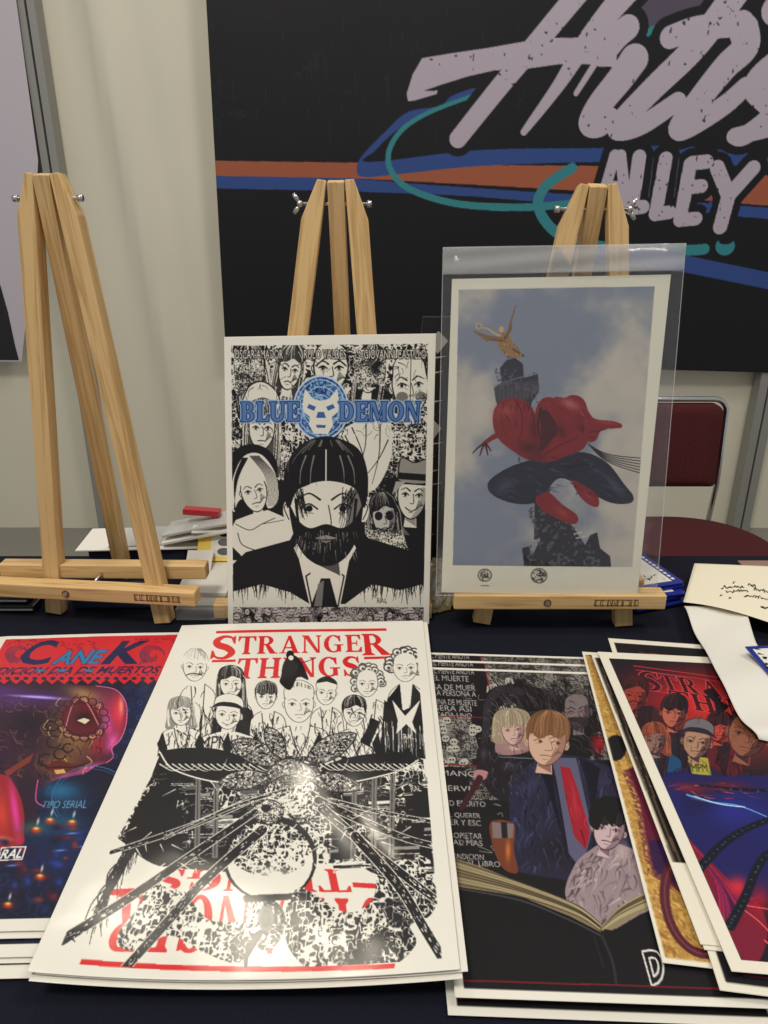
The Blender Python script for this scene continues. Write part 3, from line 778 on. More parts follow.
# ---- black, white and red print lying at the centre
ZS = T + .0162
def lift_st(a, b):
    return .0075 * np.clip((np.abs(a - .48) * 2), 0, 1.2) ** 2.2 * np.clip(b * 1.3 - .3, 0, 1) + .0008 + .0008 * np.sin(a * 5 + b * 3)
ST = Sheet(at_z(182, 626, ZS), at_z(423, 620.5, ZS), at_z(459.5, 980, ZS), at_z(29, 980, ZS), lift_st)
def art_st():
    C = Canvas(ST, 500, 640, ref=(270, 830))
    RED = (214, 38, 40)
    im = [(190, 632), (415, 628), (441, 958), (55, 962)]
    title = [(209, 636.5), (388, 634), (392, 657), (205, 661.5)]
    C.fill([(216.5, 631), (386, 628.5), (386.5, 631), (216, 633.6)], RED)
    C.text('S', [(213, 636), (238, 636), (236, 659), (208, 659)], RED, font='serif')
    C.text('TRANGE', [(239, 636.5), (361, 634.8), (362.5, 652), (237, 654.5)], RED, font='serif')
    C.text('R', [(361, 634), (384, 633.6), (393, 655), (362, 655.5)], RED, font='serif')
    C.fill([(212.5, 660), (236, 659.5), (235.5, 662), (211.5, 662.5)], RED); C.fill([(364, 657), (392, 656.3), (393, 658.6), (364, 659.5)], RED)
    C.text('THINGS', [(239, 658.5), (359, 656.5), (362, 676), (235, 679)], RED, font='serif')
    # lower title, printed upside down
    C.fill([(82, 958.5), (395, 963), (394, 968), (80, 964)], RED)
    C.text('STRANGER', [(398, 955), (96, 951), (120, 893), (385, 899)], RED, font='serif')
    C.text('THINGS', [(352, 892), (150, 890), (160, 868), (346, 869)], RED, font='serif')
    C.fill([(112, 889), (150, 887), (149, 894), (110, 895)], RED); C.fill([(352, 882), (388, 884), (388, 889), (353, 887)], RED)
    C.setclip(im)
    # dark middle ground
    blk = [(165, 742), (200, 736), (250, 745), (330, 735), (420, 738), (428, 800), (434, 872), (425, 905), (385, 880), (350, 860), (320, 868), (235, 872), (180, 868), (150, 862), (118, 838), (150, 780)]
    C.fill(blk, INK)
    C.ink(blk, .80, 55, 34, 3, sm=False); C.strokes(blk, 500, [PAPER, (150, 148, 142)], (3, 12), (-12, 14), (.4, 1.0), 4); C.fill([(126, 838), (150, 790), (178, 786), (182, 850), (160, 866)], INK, sm=True); C.fill([(335, 800), (352, 796), (356, 858), (330, 860)], INK); C.fill([(404, 785), (430, 788), (432, 860), (408, 850)], INK)
    # floor of planks and broken timber
    for k in range(60):
        x = R.uniform(170, 425); y = R.uniform(770, 866); L_ = R.uniform(8, 30)
        if 225 < x < 320 and y > 800: continue
        C.fill([(x, y), (x + L_, y - 1), (x + L_, y + 2.2), (x, y + 3)], R.choice([(150, 148, 142), PAPER, INK, INK, (90, 90, 90)]))
        for q in range(3): C.line([(x, y + 4 + q * 1.6), (x + L_, y + 3.4 + q * 1.6)], R.choice([INK, PAPER]), .6, sm=False)
    for x in (196, 214, 352, 372, 390):
        C.fill([(x, 775), (x + 5, 775), (x + 4, 858), (x - 2, 858)], (120, 118, 114)); C.line([(x + 2, 776), (x + 1, 856)], INK, .8, sm=False)
    # ragged grass at the left edge
    for k in range(70):
        t = R.random(); x = 155 - t * 60; y = 790 + t * 110
        C.line([(x + 22, y - 18), (x + R.uniform(-2, 8), y + R.uniform(0, 14)), (x + R.uniform(-14, 2), y + R.uniform(22, 50))], INK, 2.2, .4)
    # group portrait, back row to front row
    people = [
        (195, 667, 24, 31, 'short', 'frown', PAPER, (190, 188, 180), 176, 220, PAPER),
        (405, 668, 25, 30, 'curly', 'flat', (70, 68, 66), PAPER, 384, 428, INK),
        (231, 684, 22, 30, 'long', 'flat', INK, PAPER, 210, 256, INK),
        (367, 684, 22, 28, 'curly', 'flat', (90, 88, 84), PAPER, 345, 392, PAPER),
        (326, 693, 20, 26, 'band', 'flat', INK, PAPER, 308, 345, PAPER),
        (266, 697, 20, 26, 'fringe', 'flat', INK, PAPER, 248, 288, PAPER),
        (181, 713, 21, 27, 'bob', 'flat', (140, 138, 132), PAPER, 158, 206, PAPER),
        (354, 713, 22, 29, 'side', 'frown', INK, PAPER, 334, 380, PAPER),
        (228, 715, 26, 31, 'cap', 'smile', INK, PAPER, 198, 258, PAPER),
        (299, 704, 30, 40, 'buzz', 'flat', INK, PAPER, 268, 332, PAPER),
    ]
    for i, (x, y, w_, h, st, mo, hr, sd, x0, x1, body) in enumerate(people):
        torso(C, (x0 + x1) / 2, y + h * .55, (x1 - x0), 750 if y < 700 else 756, body, busy=.6, seed=i + 2, lw=.8, lapel=i not in (8,))
        head(C, x, y, w_ * 1.14, h * .92, ang=R.uniform(-5, 5), skin=PAPER, hair=hr, strand=sd, style=st, mouth=mo, lw=.75)
    C.line([(187, 675), (193, 673.5), (202, 675)], INK, 2.2)                                    # moustache
    for (x0, x1, y0, y1, sd) in ((160, 206, 728, 756, 1), (196, 260, 733, 757, 2), (248, 288, 712, 752, 3), (268, 332, 726, 757, 4), (308, 346, 708, 750, 5), (334, 382, 728, 757, 6), (345, 392, 700, 745, 7), (176, 220, 684, 740, 8)):
        C.strokes([(x0, y1), (x0 + 6, y0 + 6), ((x0 + x1) / 2, y0), (x1 - 6, y0 + 6), (x1, y1)], 34, [INK, INK, (90, 88, 84)], (5, 14), (55, 125), (.6, 2.0), sd)
    C.text('MPM', [(201, 737), (229, 735), (228, 748), (199, 750)], INK)
    for k in range(9):                                                                            # dark folds of jackets
        x = 160 + k * 30 + R.uniform(-5, 5); C.fill([(x, 744), (x + 6, 732), (x + 10, 748), (x + 5, 758)], INK)
    # small dark figure with a bow before the title
    C.fill([(281, 676), (284, 662), (292, 655), (300, 660), (306, 672), (308, 680), (298, 677), (290, 690), (280, 683)], INK, sm=True); C.oval(290, 655, 4, 4.5, INK); C.oval(291, 658, 2.6, 2.4, PAPER)
    C.line([(298, 664), (308, 661), (316, 658)], INK, 2, 1)
    C.fill([(384, 700), (400, 712), (426, 700), (432, 760), (380, 752)], INK)
    C.fill([(392, 700), (405, 716), (420, 700), (412, 722), (416, 734), (406, 724), (396, 734), (398, 722)], PAPER)
    for k in range(30):
        x = R.uniform(384, 428); C.line([(x, R.uniform(720, 738)), (x + 1, R.uniform(742, 760))], PAPER, .6, .3)
    C.fill([(360, 742), (372, 718), (380, 722), (369, 747)], INK)                                  # handset held by the boy
    # long rocky ridge at both sides
    for pts, sd in (([(160, 752), (210, 748), (250, 760), (262, 775), (220, 782), (175, 770)], 5), ([(320, 770), (350, 757), (400, 752), (418, 760), (395, 772), (340, 783)], 8)):
        C.fill(pts, INK, sm=True)
        for k in range(16):
            t = k / 16; x = pts[0][0] + (pts[3][0] - pts[0][0]) * t; C.line([(x, 764), (x + 10, 770), (x + 16, 764 + R.uniform(-6, 8))], PAPER, 1.4, .3)
        C.line([pts[0], pts[5], pts[4], pts[3]], PAPER, 1.6)
    # tangle of leaves and roots in the middle
    for (x, y, rx, ry, an) in ((255, 752, 26, 12, 24), (330, 748, 27, 12, -28), (243, 780, 25, 10, -8), (334, 782, 26, 10, 12), (275, 742, 18, 9, 60), (290, 775, 24, 17, 0)):
        lf = [(-1, 0), (-.5, -.8), (.3, -.9), (1.1, 0), (.3, .9), (-.5, .8)]
        ca, sa = math.cos(math.radians(an)), math.sin(math.radians(an))
        pp = [(x + px * rx * ca - py * ry * sa, y + px * rx * sa + py * ry * ca) for px, py in lf]
        C.fill(pp, (128, 126, 122), sm=True); C.speck(pp, .5, 2.2, int(x), INK); C.speck(pp, .2, 1.6, int(y), PAPER); C.line(pp + [pp[0]], INK, 1.4)
    C.fill(ovalpts(292, 800, 30, 26), INK); C.ink(ovalpts(292, 800, 29, 25), .55, 50, 20, 9)
    # pale boulder
    C.oval(270, 858, 47, 43, INK); C.oval(270, 860, 43, 39, PAPER)
    C.setclip(ovalpts(270, 860, 43, 39)); C.ink(ovalpts(270, 844, 45, 32), .42, 46, 22, 21); C.soft(272, 880, 30, 18, PAPER, .95); C.clip = None; C.setclip(im)
    C.oval(268, 812, 16, 13, INK); C.ink(ovalpts(268, 812, 15, 12), .5, 40, 10, 33); C.oval(266, 808, 5, 4, INK)
    # gnarled roots below
    def mass(pts, sd, d=.60): C.fill(pts, INK, sm=True); C.ink(pts, d, 60, 26, sd, sm=True)
    mass([(300, 888), (345, 912), (372, 900), (380, 870), (410, 860), (437, 890), (430, 915), (410, 925), (415, 945), (380, 972), (320, 972), (290, 950), (285, 915)], 41)
    mass([(150, 880), (185, 895), (210, 920), (250, 925), (240, 962), (200, 950), (170, 935), (130, 950), (118, 935), (140, 905)], 47, .42)
    mass([(248, 905), (268, 898), (284, 912), (280, 940), (262, 950), (248, 930)], 52)
    C.fill([(244, 895), (292, 893), (292, 899), (244, 902)], INK); C.line([(258, 935), (247, 955), (246, 968)], INK, 7, 2); C.oval(266, 918, 8, 13, (90, 88, 86)); C.oval(266, 918, 5, 9, INK)
    C.fill([(360, 900), (395, 896), (398, 930), (366, 934)], RED, .0)
    for i, (pts, a, b) in enumerate([
        ([(250, 800), (190, 826), (112, 852)], 7, 4), ([(255, 812), (190, 856), (126, 900), (64, 939)], 7, 9), ([(262, 830), (205, 880), (160, 930), (118, 976)], 10, 7),
        ([(318, 800), (360, 820), (405, 838), (436, 846)], 8, 5), ([(322, 808), (365, 845), (410, 880), (436, 900)], 9, 6), ([(355, 836), (398, 885), (425, 930), (447, 966)], 9, 7),
        ([(285, 790), (230, 808), (165, 838)], 4, 2), ([(330, 800), (380, 812), (436, 822)], 4, 3)]):
        root_arm(C, pts, a, b, 60 + i)
    for i in range(46):                                                                            # fine twigs
        x = R.uniform(120, 430); y = R.uniform(770, 870); C.line([(x, y), (x + R.uniform(-14, 14), y + R.uniform(2, 12))], PAPER, 1.1, .3)
    C.text('RAL', [(403, 734), (413, 733.5), (414, 739), (404, 739.5)], PAPER); C.text('RAL', [(410, 786), (420, 785.5), (421, 791), (411, 791.5)], PAPER)
    C.setclip()
    return C.out()
ART = {}
ART['st'] = art_st()

# ---- print on the centre easel
pb, nb = Vector((0, .7685, T + .001)), Vector((0, -math.cos(math.radians(12.2)), math.sin(math.radians(12.2))))
BD = Sheet(at_plane(224, 337, pb, nb), at_plane(436, 333.5, pb, nb), at_plane(429, 628, pb, nb), at_plane(228.5, 629, pb, nb), lambda a, b: .0015 * np.sin(a * 3.1 + b * 2))
def art_bd():
    C = Canvas(BD, 420, 600, ref=(330, 480)); P_ = (226, 222, 208)
    im = [(231.5, 346), (428, 344), (423, 626), (233.5, 626)]
    C.setclip(im); C.fill(im, P_)
    top = [(228, 340), (431, 340), (430, 480), (228, 480)]
    C.ink(top, .60, 60, 22, 5, lightc=P_)
    C.fill([(228, 470), (430, 440), (430, 560), (228, 560)], INK)
    C.ink([(228, 440), (290, 440), (290, 480), (228, 480)], .6, 60, 14, 15, lightc=P_)
    C.ink([(365, 420), (430, 420), (430, 555), (365, 555)], .62, 60, 18, 16, lightc=P_)
    sh = (120, 118, 112)
    # faces behind the title
    head(C, 252, 372, 30, 44, -8, P_, INK, INK, P_, 'long', mouth='frown', lw=1.3)
    C.ink([(234, 352), (262, 350), (268, 395), (236, 396)], .55, 40, 9, 71, lightc=P_)
    head(C, 290, 370, 26, 40, 10, P_, INK, (60, 58, 56), P_, 'long', mouth='frown', lw=1.2)
    head(C, 331, 368, 40, 48, 0, P_, INK, P_, INK, 'bald', mouth='flat', lw=1.6); C.line([(316, 366), (331, 356), (346, 366)], INK, 1.5)
    head(C, 370, 372, 26, 42, 8, P_, INK, INK, P_, 'long', mouth='frown', lw=1.2)
    C.ink([(352, 350), (386, 350), (384, 386), (358, 390)], .58, 40, 9, 72, lightc=P_)
    head(C, 410, 385, 42, 58, -4, P_, INK, P_, sh, 'bald', mouth='flat', lw=1.3); C.line([(411, 356), (410, 400)], INK, .8); C.oval(402, 397, 6, 5, sh); C.oval(421, 397, 6, 5, sh)
    C.fill([(242, 402), (250, 386), (264, 382), (278, 394), (280, 412), (262, 406)], P_, sm=True); C.line([(242, 402), (250, 386), (264, 382), (278, 394), (280, 412)], INK, 1.4)
    head(C, 262, 428, 30, 44, 2, P_, INK, (80, 78, 74), P_, 'long', mouth='flat', lw=1.1)
    # white jacket at the right of the disc
    C.fill([(338, 440), (352, 424), (382, 420), (392, 452), (374, 490), (352, 478)], P_, sm=True)
    for a, b in (((352, 428), (366, 476)), ((366, 424), (358, 470)), ((380, 425), (372, 484)), ((388, 440), (362, 480)), ((345, 436), (356, 470))): C.line([a, ((a[0] + b[0]) / 2 + 3, (a[1] + b[1]) / 2), b], INK, 1.3, .5)
    C.strokes([(231, 346), (428, 344), (428, 440), (231, 440)], 260, [INK, P_, INK], (4, 12), (20, 160), (.4, 1.2), 9, .8)
    # title disc and lettering
    C.oval(321, 408, 28, 33, (196, 210, 224)); C.oval(321, 408, 26.5, 31, (58, 96, 160))
    dp = ovalpts(321, 408, 26, 30.5)
    C.speck(dp, .42, 2.0, 12, (130, 175, 205)); C.speck(dp, .22, 1.6, 13, (30, 50, 110))
    for rr_ in (24, 18, 11): C.line(np.vstack([ovalpts(321, 408, rr_, rr_ * 1.17)] + [ovalpts(321, 408, rr_, rr_ * 1.17)[:1]]), (176, 205, 222), .8, sm=False)
    def mk(s_): return [(321 + s_ * x, y) for x, y in ((0, 401), (8, 399), (16, 389), (18.5, 404), (17, 412), (11, 417), (12, 425), (7, 434), (0, 434))]
    C.fill(mk(1), P_, sm=False); C.fill(mk(-1), P_, sm=False)
    for s_ in (-1, 1): C.fill([(321 + s_ * 5, 407), (321 + s_ * 12, 404), (321 + s_ * 14, 408), (321 + s_ * 7, 411)], (58, 96, 160))
    C.fill([(318, 412), (324, 412), (326, 418), (316, 418)], (58, 96, 160)); C.fill([(316, 425), (326, 425), (325, 428), (317, 428)], (58, 96, 160))
    DB = (28, 48, 104)
    for q, tx in (([(241, 402.5), (300, 402), (300, 421), (241, 421.5)], 'BLUE'), ([(339, 402), (421, 402), (420, 421), (339, 421)], 'DEMON')):
        C.text(tx, q, DB, outline=(150, 176, 206), ow=4.4, font='serif'); C.text(tx, q, DB, outline=DB, ow=2.0, font='serif'); C.text(tx, q, (86, 124, 178), font='serif')
    C.text('JR', [(409, 421), (421, 421), (421, 427), (409, 427)], DB)
    C.text('OSCAR AMADOR', [(235, 350), (283, 350), (283, 359), (235, 359)], P_, outline=INK, ow=1.6)
    C.text('RULO VALDES', [(304, 350), (346, 350), (346, 359), (304, 359)], P_, outline=INK, ow=1.6)
    C.text('GIOVANNI CASTILLO', [(364, 350), (426, 350), (426, 359), (364, 359)], P_, outline=INK, ow=1.6)
    # woman at the left, beret and bare shoulders
    C.fill([(231, 530), (236, 520), (252, 514), (268, 510), (282, 516), (296, 524), (300, 545), (280, 546), (252, 556), (242, 556), (231, 545)], P_)
    C.oval(252, 470, 26, 26, INK, -10)
    C.fill([(236, 470), (246, 455), (262, 455), (276, 475), (278, 500), (268, 508), (262, 490), (240, 500), (234, 512), (230, 495)], P_, sm=True)
    for k in range(10): C.line([(250 + k, 456), (266 + k * 1.2, 478), (268 + k, 506)], INK, .6, .2); C.line([(248 - k * .6, 458), (238 - k * .4, 480), (234 + k * .2, 510)], INK, .6, .2)
    head(C, 254, 491, 30, 42, -12, P_, INK, P_, INK, 'none', mouth='flat', lw=1.0)
    C.line([(236, 524), (250, 530), (262, 524), (275, 518)], INK, .8); C.line([(238, 533), (243, 545), (262, 552)], INK, .9); C.line([(262, 524), (284, 520)], INK, .6)
    # man with hat, right; woman with painted face
    C.fill([(385, 480), (430, 470), (430, 560), (388, 545)], INK)
    head(C, 412, 495, 34, 48, 4, P_, INK, INK, (150, 148, 140), 'hat', mouth='smile', lw=1.3, shade=(150, 148, 140))
    for k in range(12): C.line([(396 + k * .8, 482), (391 - k * .4, 505), (396 + k * 1.2, 535)], (170, 168, 160), 1, .3)
    head(C, 384, 517, 27, 38, -6, (190, 188, 180), INK, INK, (150, 148, 140), 'long', lw=1.2, shade=(100, 98, 96))
    for s_ in (-5.5, 5.5): C.oval(384 + s_, 516, 4, 4.4, INK)
    C.line([(377, 528), (384, 530), (391, 527)], INK, 1.5); C.ink([(366, 530), (402, 530), (410, 556), (362, 556)], .5, 45, 10, 91, lightc=P_)
    # foreground: man in dark suit and tie
    suit = [(231, 566), (246, 552), (290, 540), (300, 520), (352, 520), (368, 538), (408, 550), (430, 562), (430, 582), (400, 590), (372, 584), (345, 604), (310, 604), (290, 592), (262, 584), (231, 592)]
    C.fill(suit, INK)
    for k in range(240):
        x = R.uniform(230, 428)
        if 305 < x < 350: continue
        y = R.uniform(578, 590); C.line([(x, y - 12), (x + R.uniform(-6, 6), y + R.uniform(2, 16))], INK, 1.8, .3)
    C.fill([(296, 546), (352, 546), (340, 606), (310, 606)], P_)
    C.fill([(300, 540), (320, 566), (306, 574), (294, 548)], P_); C.fill([(352, 540), (332, 566), (342, 574), (356, 548)], P_)
    C.line([(300, 545), (318, 568), (306, 576), (312, 606)], INK, 1.6, sm=False); C.line([(350, 545), (333, 568), (344, 576), (338, 606)], INK, 1.6, sm=False)
    C.fill([(317, 568), (334, 568), (330, 578), (338, 608), (310, 608), (321, 578)], INK); C.fill([(318, 584), (324, 580), (322, 606), (314, 606)], (120, 118, 114))
    L = head(C, 326, 508, 84, 104, 0, P_, INK, INK, (120, 118, 114), 'short', mouth='flat', lw=1.8, shade=(84, 82, 80))
    C.fill([(290, 506), (298, 520), (310, 528), (326, 524), (342, 528), (354, 520), (362, 506), (360, 530), (350, 552), (338, 563), (326, 566), (314, 563), (302, 552), (293, 532)], INK, sm=True)
    C.fill([(315, 538), (326, 535), (337, 538), (326, 543)], (150, 146, 140)); C.line([(314, 539), (326, 540), (338, 539)], INK, 1.4)
    for k in range(60):
        x = R.uniform(296, 356); y = R.uniform(530, 556); C.line([(x, y), (x + (x - 326) * .06, y + 7)], R.choice([(130, 128, 124), (80, 78, 76)]), .9, .3)
    for k in range(26):
        C.line([(R.uniform(342, 358), R.uniform(486, 500)), (R.uniform(338, 350), R.uniform(508, 524))], INK, .8, .3); C.line([(R.uniform(294, 304), R.uniform(488, 500)), (R.uniform(300, 308), R.uniform(508, 520))], INK, .7, .3)
    C.fill([(289, 508), (286, 482), (298, 457), (326, 446), (354, 457), (366, 482), (363, 508), (354, 488), (326, 481), (299, 489)], INK, sm=True)
    C.line([(326, 450), (326, 482)], P_, 1.2); 
    for x in (306, 314, 340, 348): C.line([(x, 456), (x + (x - 326) * .25, 470), (x + (x - 326) * .3, 484)], (130, 128, 124), 1.6, .4)
    for s_ in (-1, 1):
        C.line([(326 + s_ * 30, 500), (326 + s_ * 26, 528), (326 + s_ * 12, 552)], INK, 3.4, 1.2)
        C.line([(326 + s_ * 8, 528), (326 + s_ * 16, 536), (326 + s_ * 12, 546)], INK, 1.6, .6)
    # crowd strip along the foot of the print
    strip = [(232, 607), (424, 607), (423, 627), (232, 627)]
    C.ink(strip, .55, 42, 7, 99, lightc=(206, 190, 186))
    for k in range(70):
        x = R.uniform(234, 421); y = R.uniform(609, 624); C.oval(x, y, 2.2, 3, (210, 196, 190)); C.line([(x - 1, y), (x + 1, y)], INK, .8, sm=False); C.line([(x - 2, y + 3), (x + 2, y + 3)], INK, 1, sm=False)
    C.text('RAL', [(377, 598), (387, 598), (387, 603), (377, 603)], INK)
    C.setclip(); return C.out()
ART['bd'] = art_bd()

# ---- print in the clear sleeve on the right easel
pr, nr = Vector((0, .7515, T + .0512)), Vector((0, -math.cos(math.radians(8.5)), math.sin(math.radians(8.5))))
SP = Sheet(at_plane(452, 279, pr, nr), at_plane(671, 274.5, pr, nr), at_plane(637.5, 595.5, pr, nr), at_plane(441.5, 592.5, pr, nr))
def art_sp():
    C = Canvas(SP, 360, 540, ref=(550, 440), bg=(226, 222, 204))
    im = [(459, 290), (654.5, 286.5), (632, 567), (453, 565)]
    C.setclip(im)
    sky = (128, 136, 152); C.fill(im, sky)
    h, w_ = C.h, C.w; n = vnoise(h, w_, 230, 190, 8, 5); yy = np.linspace(0, 1, h)[:, None]; xx = np.linspace(0, 1, w_)[None, :]
    cl = n * 1.15 + .20 * yy + .42 * np.exp(-((xx - .92) / .30) ** 2 - ((yy - .38) / .28) ** 2) + .35 * np.exp(-((xx - .05) / .2) ** 2 - ((yy - .5) / .2) ** 2) - .26 * np.exp(-((xx - .45) / .3) ** 2 - ((yy - .2) / .22) ** 2)
    g = np.clip((cl - .58) / .36, 0, 1)[..., None]; g = g * g * (3 - 2 * g); g2 = np.clip((vnoise(h, w_, 60, 50, 18, 4) - .35) * 2, 0, 1)[..., None]
    col = np.array((206, 196, 178)) * (1 - g2 * .3) + np.array((160, 158, 158)) * g2 * .3
    v = C.im * (1 - g * .85) + col * g * .85; C.im = np.where(C.clip[..., None], v, C.im).astype(np.float32)
    D = (52, 50, 60)
    # column with winged gilt figure
    C.fill([(500, 368), (507, 360), (515, 358), (523, 364), (524, 378), (538, 374), (539, 392), (532, 402), (530, 412), (534, 440), (545, 470), (552, 505), (560, 530), (534, 540), (535, 480), (530, 450), (512, 430), (497, 404), (494, 388), (502, 384)], D)
    C.fill([(494, 388), (500, 384), (538, 380), (539, 392), (520, 402), (496, 402)], (66, 64, 74)); C.line([(494, 386), (512, 380), (538, 372)], (120, 120, 128), .8)
    for x in range(496, 538, 4): C.line([(x, 388), (x, 400)], (96, 94, 104), .6, sm=False)
    C.fill([(507, 358), (508, 346), (515, 344), (516, 358)], (90, 80, 78))
    G = (150, 118, 78); G2 = (196, 166, 116)
    C.fill([(502, 352), (498, 344), (500, 336), (504, 332), (509, 334), (513, 343), (521, 352), (523, 357), (514, 358), (508, 356)], G, sm=True)
    for k in range(9):                                                                            # raised wing, feather by feather
        t = k / 8; C.line([(507 - t * 2, 338), (510 + t * 1, 326 + t * 3), (515.5 - t * 6, 306.5 + t * 17)], G if k % 2 else (112, 84, 56), 2.4, 1)
    for k in range(7):
        t = k / 6; C.line([(503, 338 + t * 3), (490, 337 + t * 3), (474 + t * 12, 331.5 + t * 10)], G if k % 2 else (112, 84, 56), 2.2, .8)
    C.oval(501.5, 329.5, 2.5, 3.2, G2); C.line([(500, 336), (494, 333), (488, 329), (483, 328)], G2, 2, 1.2); C.line([(513, 349), (520, 354), (524, 356)], (96, 70, 50), 1.6)
    C.strokes([(498, 344), (504, 332), (512, 336), (522, 356), (506, 356)], 26, [G2, (104, 78, 52)], (3, 8), (50, 90), (.5, 1.1), 4)
    C.line(np.vstack([ovalpts(479, 326, 2.8, 2.8), ovalpts(479, 326, 2.8, 2.8)[:1]]), G2, 1.2, sm=False)
    # rocky plinth
    C.fill([(524, 564), (522, 548), (529, 546), (532, 556), (540, 540), (536, 520), (534, 500), (560, 508), (575, 530), (585, 545), (590, 535), (597, 532), (600, 548), (610, 556), (611, 567), (524, 566)], (44, 42, 50))
    C.speck([(524, 564), (532, 540), (560, 508), (585, 540), (611, 567)], .2, 3, 4, (84, 82, 92)); 
    C.speck([(494, 368), (538, 372), (552, 505), (534, 540), (512, 430)], .2, 3, 6, (84, 82, 92))
    # leaping acrobat in plain red hooded top and navy trousers
    Rd, Rk, Rl = (128, 34, 40), (76, 20, 28), (176, 66, 66); Nv, Nl = (34, 36, 52), (86, 90, 108)
    C.fill([(540, 458), (580, 452), (606, 462), (624, 484), (633, 496), (630, 503), (612, 503), (592, 494), (560, 478), (540, 500), (520, 504), (498, 498), (488, 488), (492, 478), (512, 466)], Nv, sm=True)
    C.fill([(488, 488), (494, 477), (515, 466), (540, 462), (548, 470), (530, 482), (536, 500), (520, 504), (498, 498)], Nv, sm=True)
    C.soft(505, 486, 14, 8, Nl, .55, -25); C.soft(614, 486, 18, 6, Nl, .6, 48); C.soft(575, 466, 14, 6, (18, 18, 28), .8)
    C.fill([(536, 497), (548, 492), (562, 504), (576, 514), (578, 521), (572, 524), (556, 518), (540, 508)], Rd, sm=True); C.soft(562, 512, 10, 4, Rl, .6, 40)
    C.fill([(572, 480), (582, 484), (594, 492), (599, 500), (597, 507), (588, 504), (578, 494)], Rd, sm=True); C.soft(588, 496, 7, 3, Rl, .5, 48)
    C.strokes([(488, 488), (515, 466), (580, 452), (624, 484), (630, 503), (592, 494), (520, 504)], 120, [(58, 62, 80), (20, 20, 32), (74, 78, 96)], (6, 16), (-30, 40), (.8, 2), 3, .5)
    C.fill([(516, 448), (530, 430), (538, 404), (548, 397), (560, 400), (572, 395), (583, 399), (588, 412), (590, 430), (584, 448), (566, 456), (548, 462), (524, 458)], Rd, sm=True)       # back and shoulder
    C.fill([(540, 414), (546, 410), (554, 420), (558, 432), (550, 442), (542, 450), (538, 448), (541, 432)], (70, 24, 32), sm=True); C.soft(562, 432, 5, 12, Rk, .8, -20)                                                                # dark side panel of the top
    C.fill([(554, 398), (566, 398), (580, 400), (590, 414), (596, 424), (590, 438), (578, 444), (568, 438), (572, 426), (562, 414)], Rd, sm=True)                                                  # upper arm
    C.soft(570, 404, 12, 5, (190, 130, 126), .7, 24); C.soft(584, 430, 9, 10, Rk, .75); C.soft(546, 452, 18, 6, Rk, .8, -14)
    C.fill([(588, 418), (600, 420), (612, 421), (621, 424), (620.5, 428), (606, 429), (600, 432), (596, 440), (588, 442), (584, 432)], Rd, sm=True); C.soft(606, 422.5, 11, 1.8, Rl, .7, 8)       # reaching hand
    C.line([(590, 432), (598, 431), (606, 429)], Rk, 1.2); C.line([(588, 437), (594, 438)], Rk, 1.1)
    C.line([(500, 434), (492, 438), (485, 443)], Rd, 6, 4)                                                                                                                                         # trailing arm, open hand
    for q in ((473, 453), (480, 455.5), (488, 455), (491, 451)): C.line([(485, 443), ((485 + q[0]) / 2, (443 + q[1]) / 2 - 1), q], Rk, 2.4, 1.2)
    C.fill([(540, 454), (560, 440), (576, 430), (584, 436), (582, 446), (562, 456)], Rd, sm=True); C.line([(544, 455), (562, 444), (580, 436)], Rk, 1.2, .6)
    C.fill([(493, 424), (495, 408), (506, 399), (520, 399), (531, 406), (537, 420), (541, 434), (538, 450), (526, 457), (510, 449), (498, 438)], Rd, sm=True)                                       # hood
    C.soft(530, 448, 14, 8, Rk, .95, 10); C.soft(534, 430, 6, 16, Rk, .8, -12); C.soft(505, 411, 14, 9, (158, 74, 72), .75, -20)      # bowed head, hood up
    C.line([(516, 400), (522, 414), (522, 430), (518, 444)], Rk, 1.3, .6); C.line([(504, 403), (501, 418), (506, 436)], Rk, 1.1, .4); C.line([(527, 404), (534, 418), (535, 434)], Rk, 1.4, .6)
    C.line([(541, 408), (538, 424), (541, 440)], (36, 14, 20), 2.0, 1.0)
    C.strokes([(494, 420), (506, 400), (530, 405), (538, 430), (512, 428)], 40, [(150, 50, 54), Rk, (140, 42, 48)], (5, 12), (60, 120), (.6, 1.4), 5, .6); C.strokes([(540, 404), (580, 398), (590, 430), (560, 410)], 50, [(150, 54, 56), Rk, (170, 80, 78)], (5, 12), (0, 60), (.6, 1.6), 6, .5)
    C.strokes([(524, 458), (566, 456), (584, 448), (590, 462), (530, 466)], 30, [Nv, Rk], (5, 12), (-20, 20), (1, 2), 6, .8)
    for k in range(6): C.line([(588, 444), (602, 452 + k * 1.2), (618, 456 + k * 2), (640, 458 + k * 3)], (40, 40, 48), .9)
    C.line([(574, 534), (582, 532)], (200, 196, 186), 1); C.line([(576, 538), (586, 536)], (200, 196, 186), 1)
    C.setclip()
    for (x, y, r_) in ((485, 575, 7.2), (539, 575.5, 8.4)):
        C.oval(x, y, r_, r_ * .92, (70, 68, 64)); C.oval(x, y, r_ - 1, r_ * .92 - 1, (200, 196, 182)); C.speck(ovalpts(x, y, r_ - 1.2, r_ * .9 - 1.2), .5 if x > 500 else .25, 1.4, 3, (60, 58, 56))
    C.text('RAL', [(480.5, 572), (489.5, 572), (489.5, 577.5), (480.5, 577.5)], (50, 48, 46)); C.line([(481, 585.5), (489, 585.5)], (120, 118, 110), 1)
    return C.out()
ART['sp'] = art_sp()

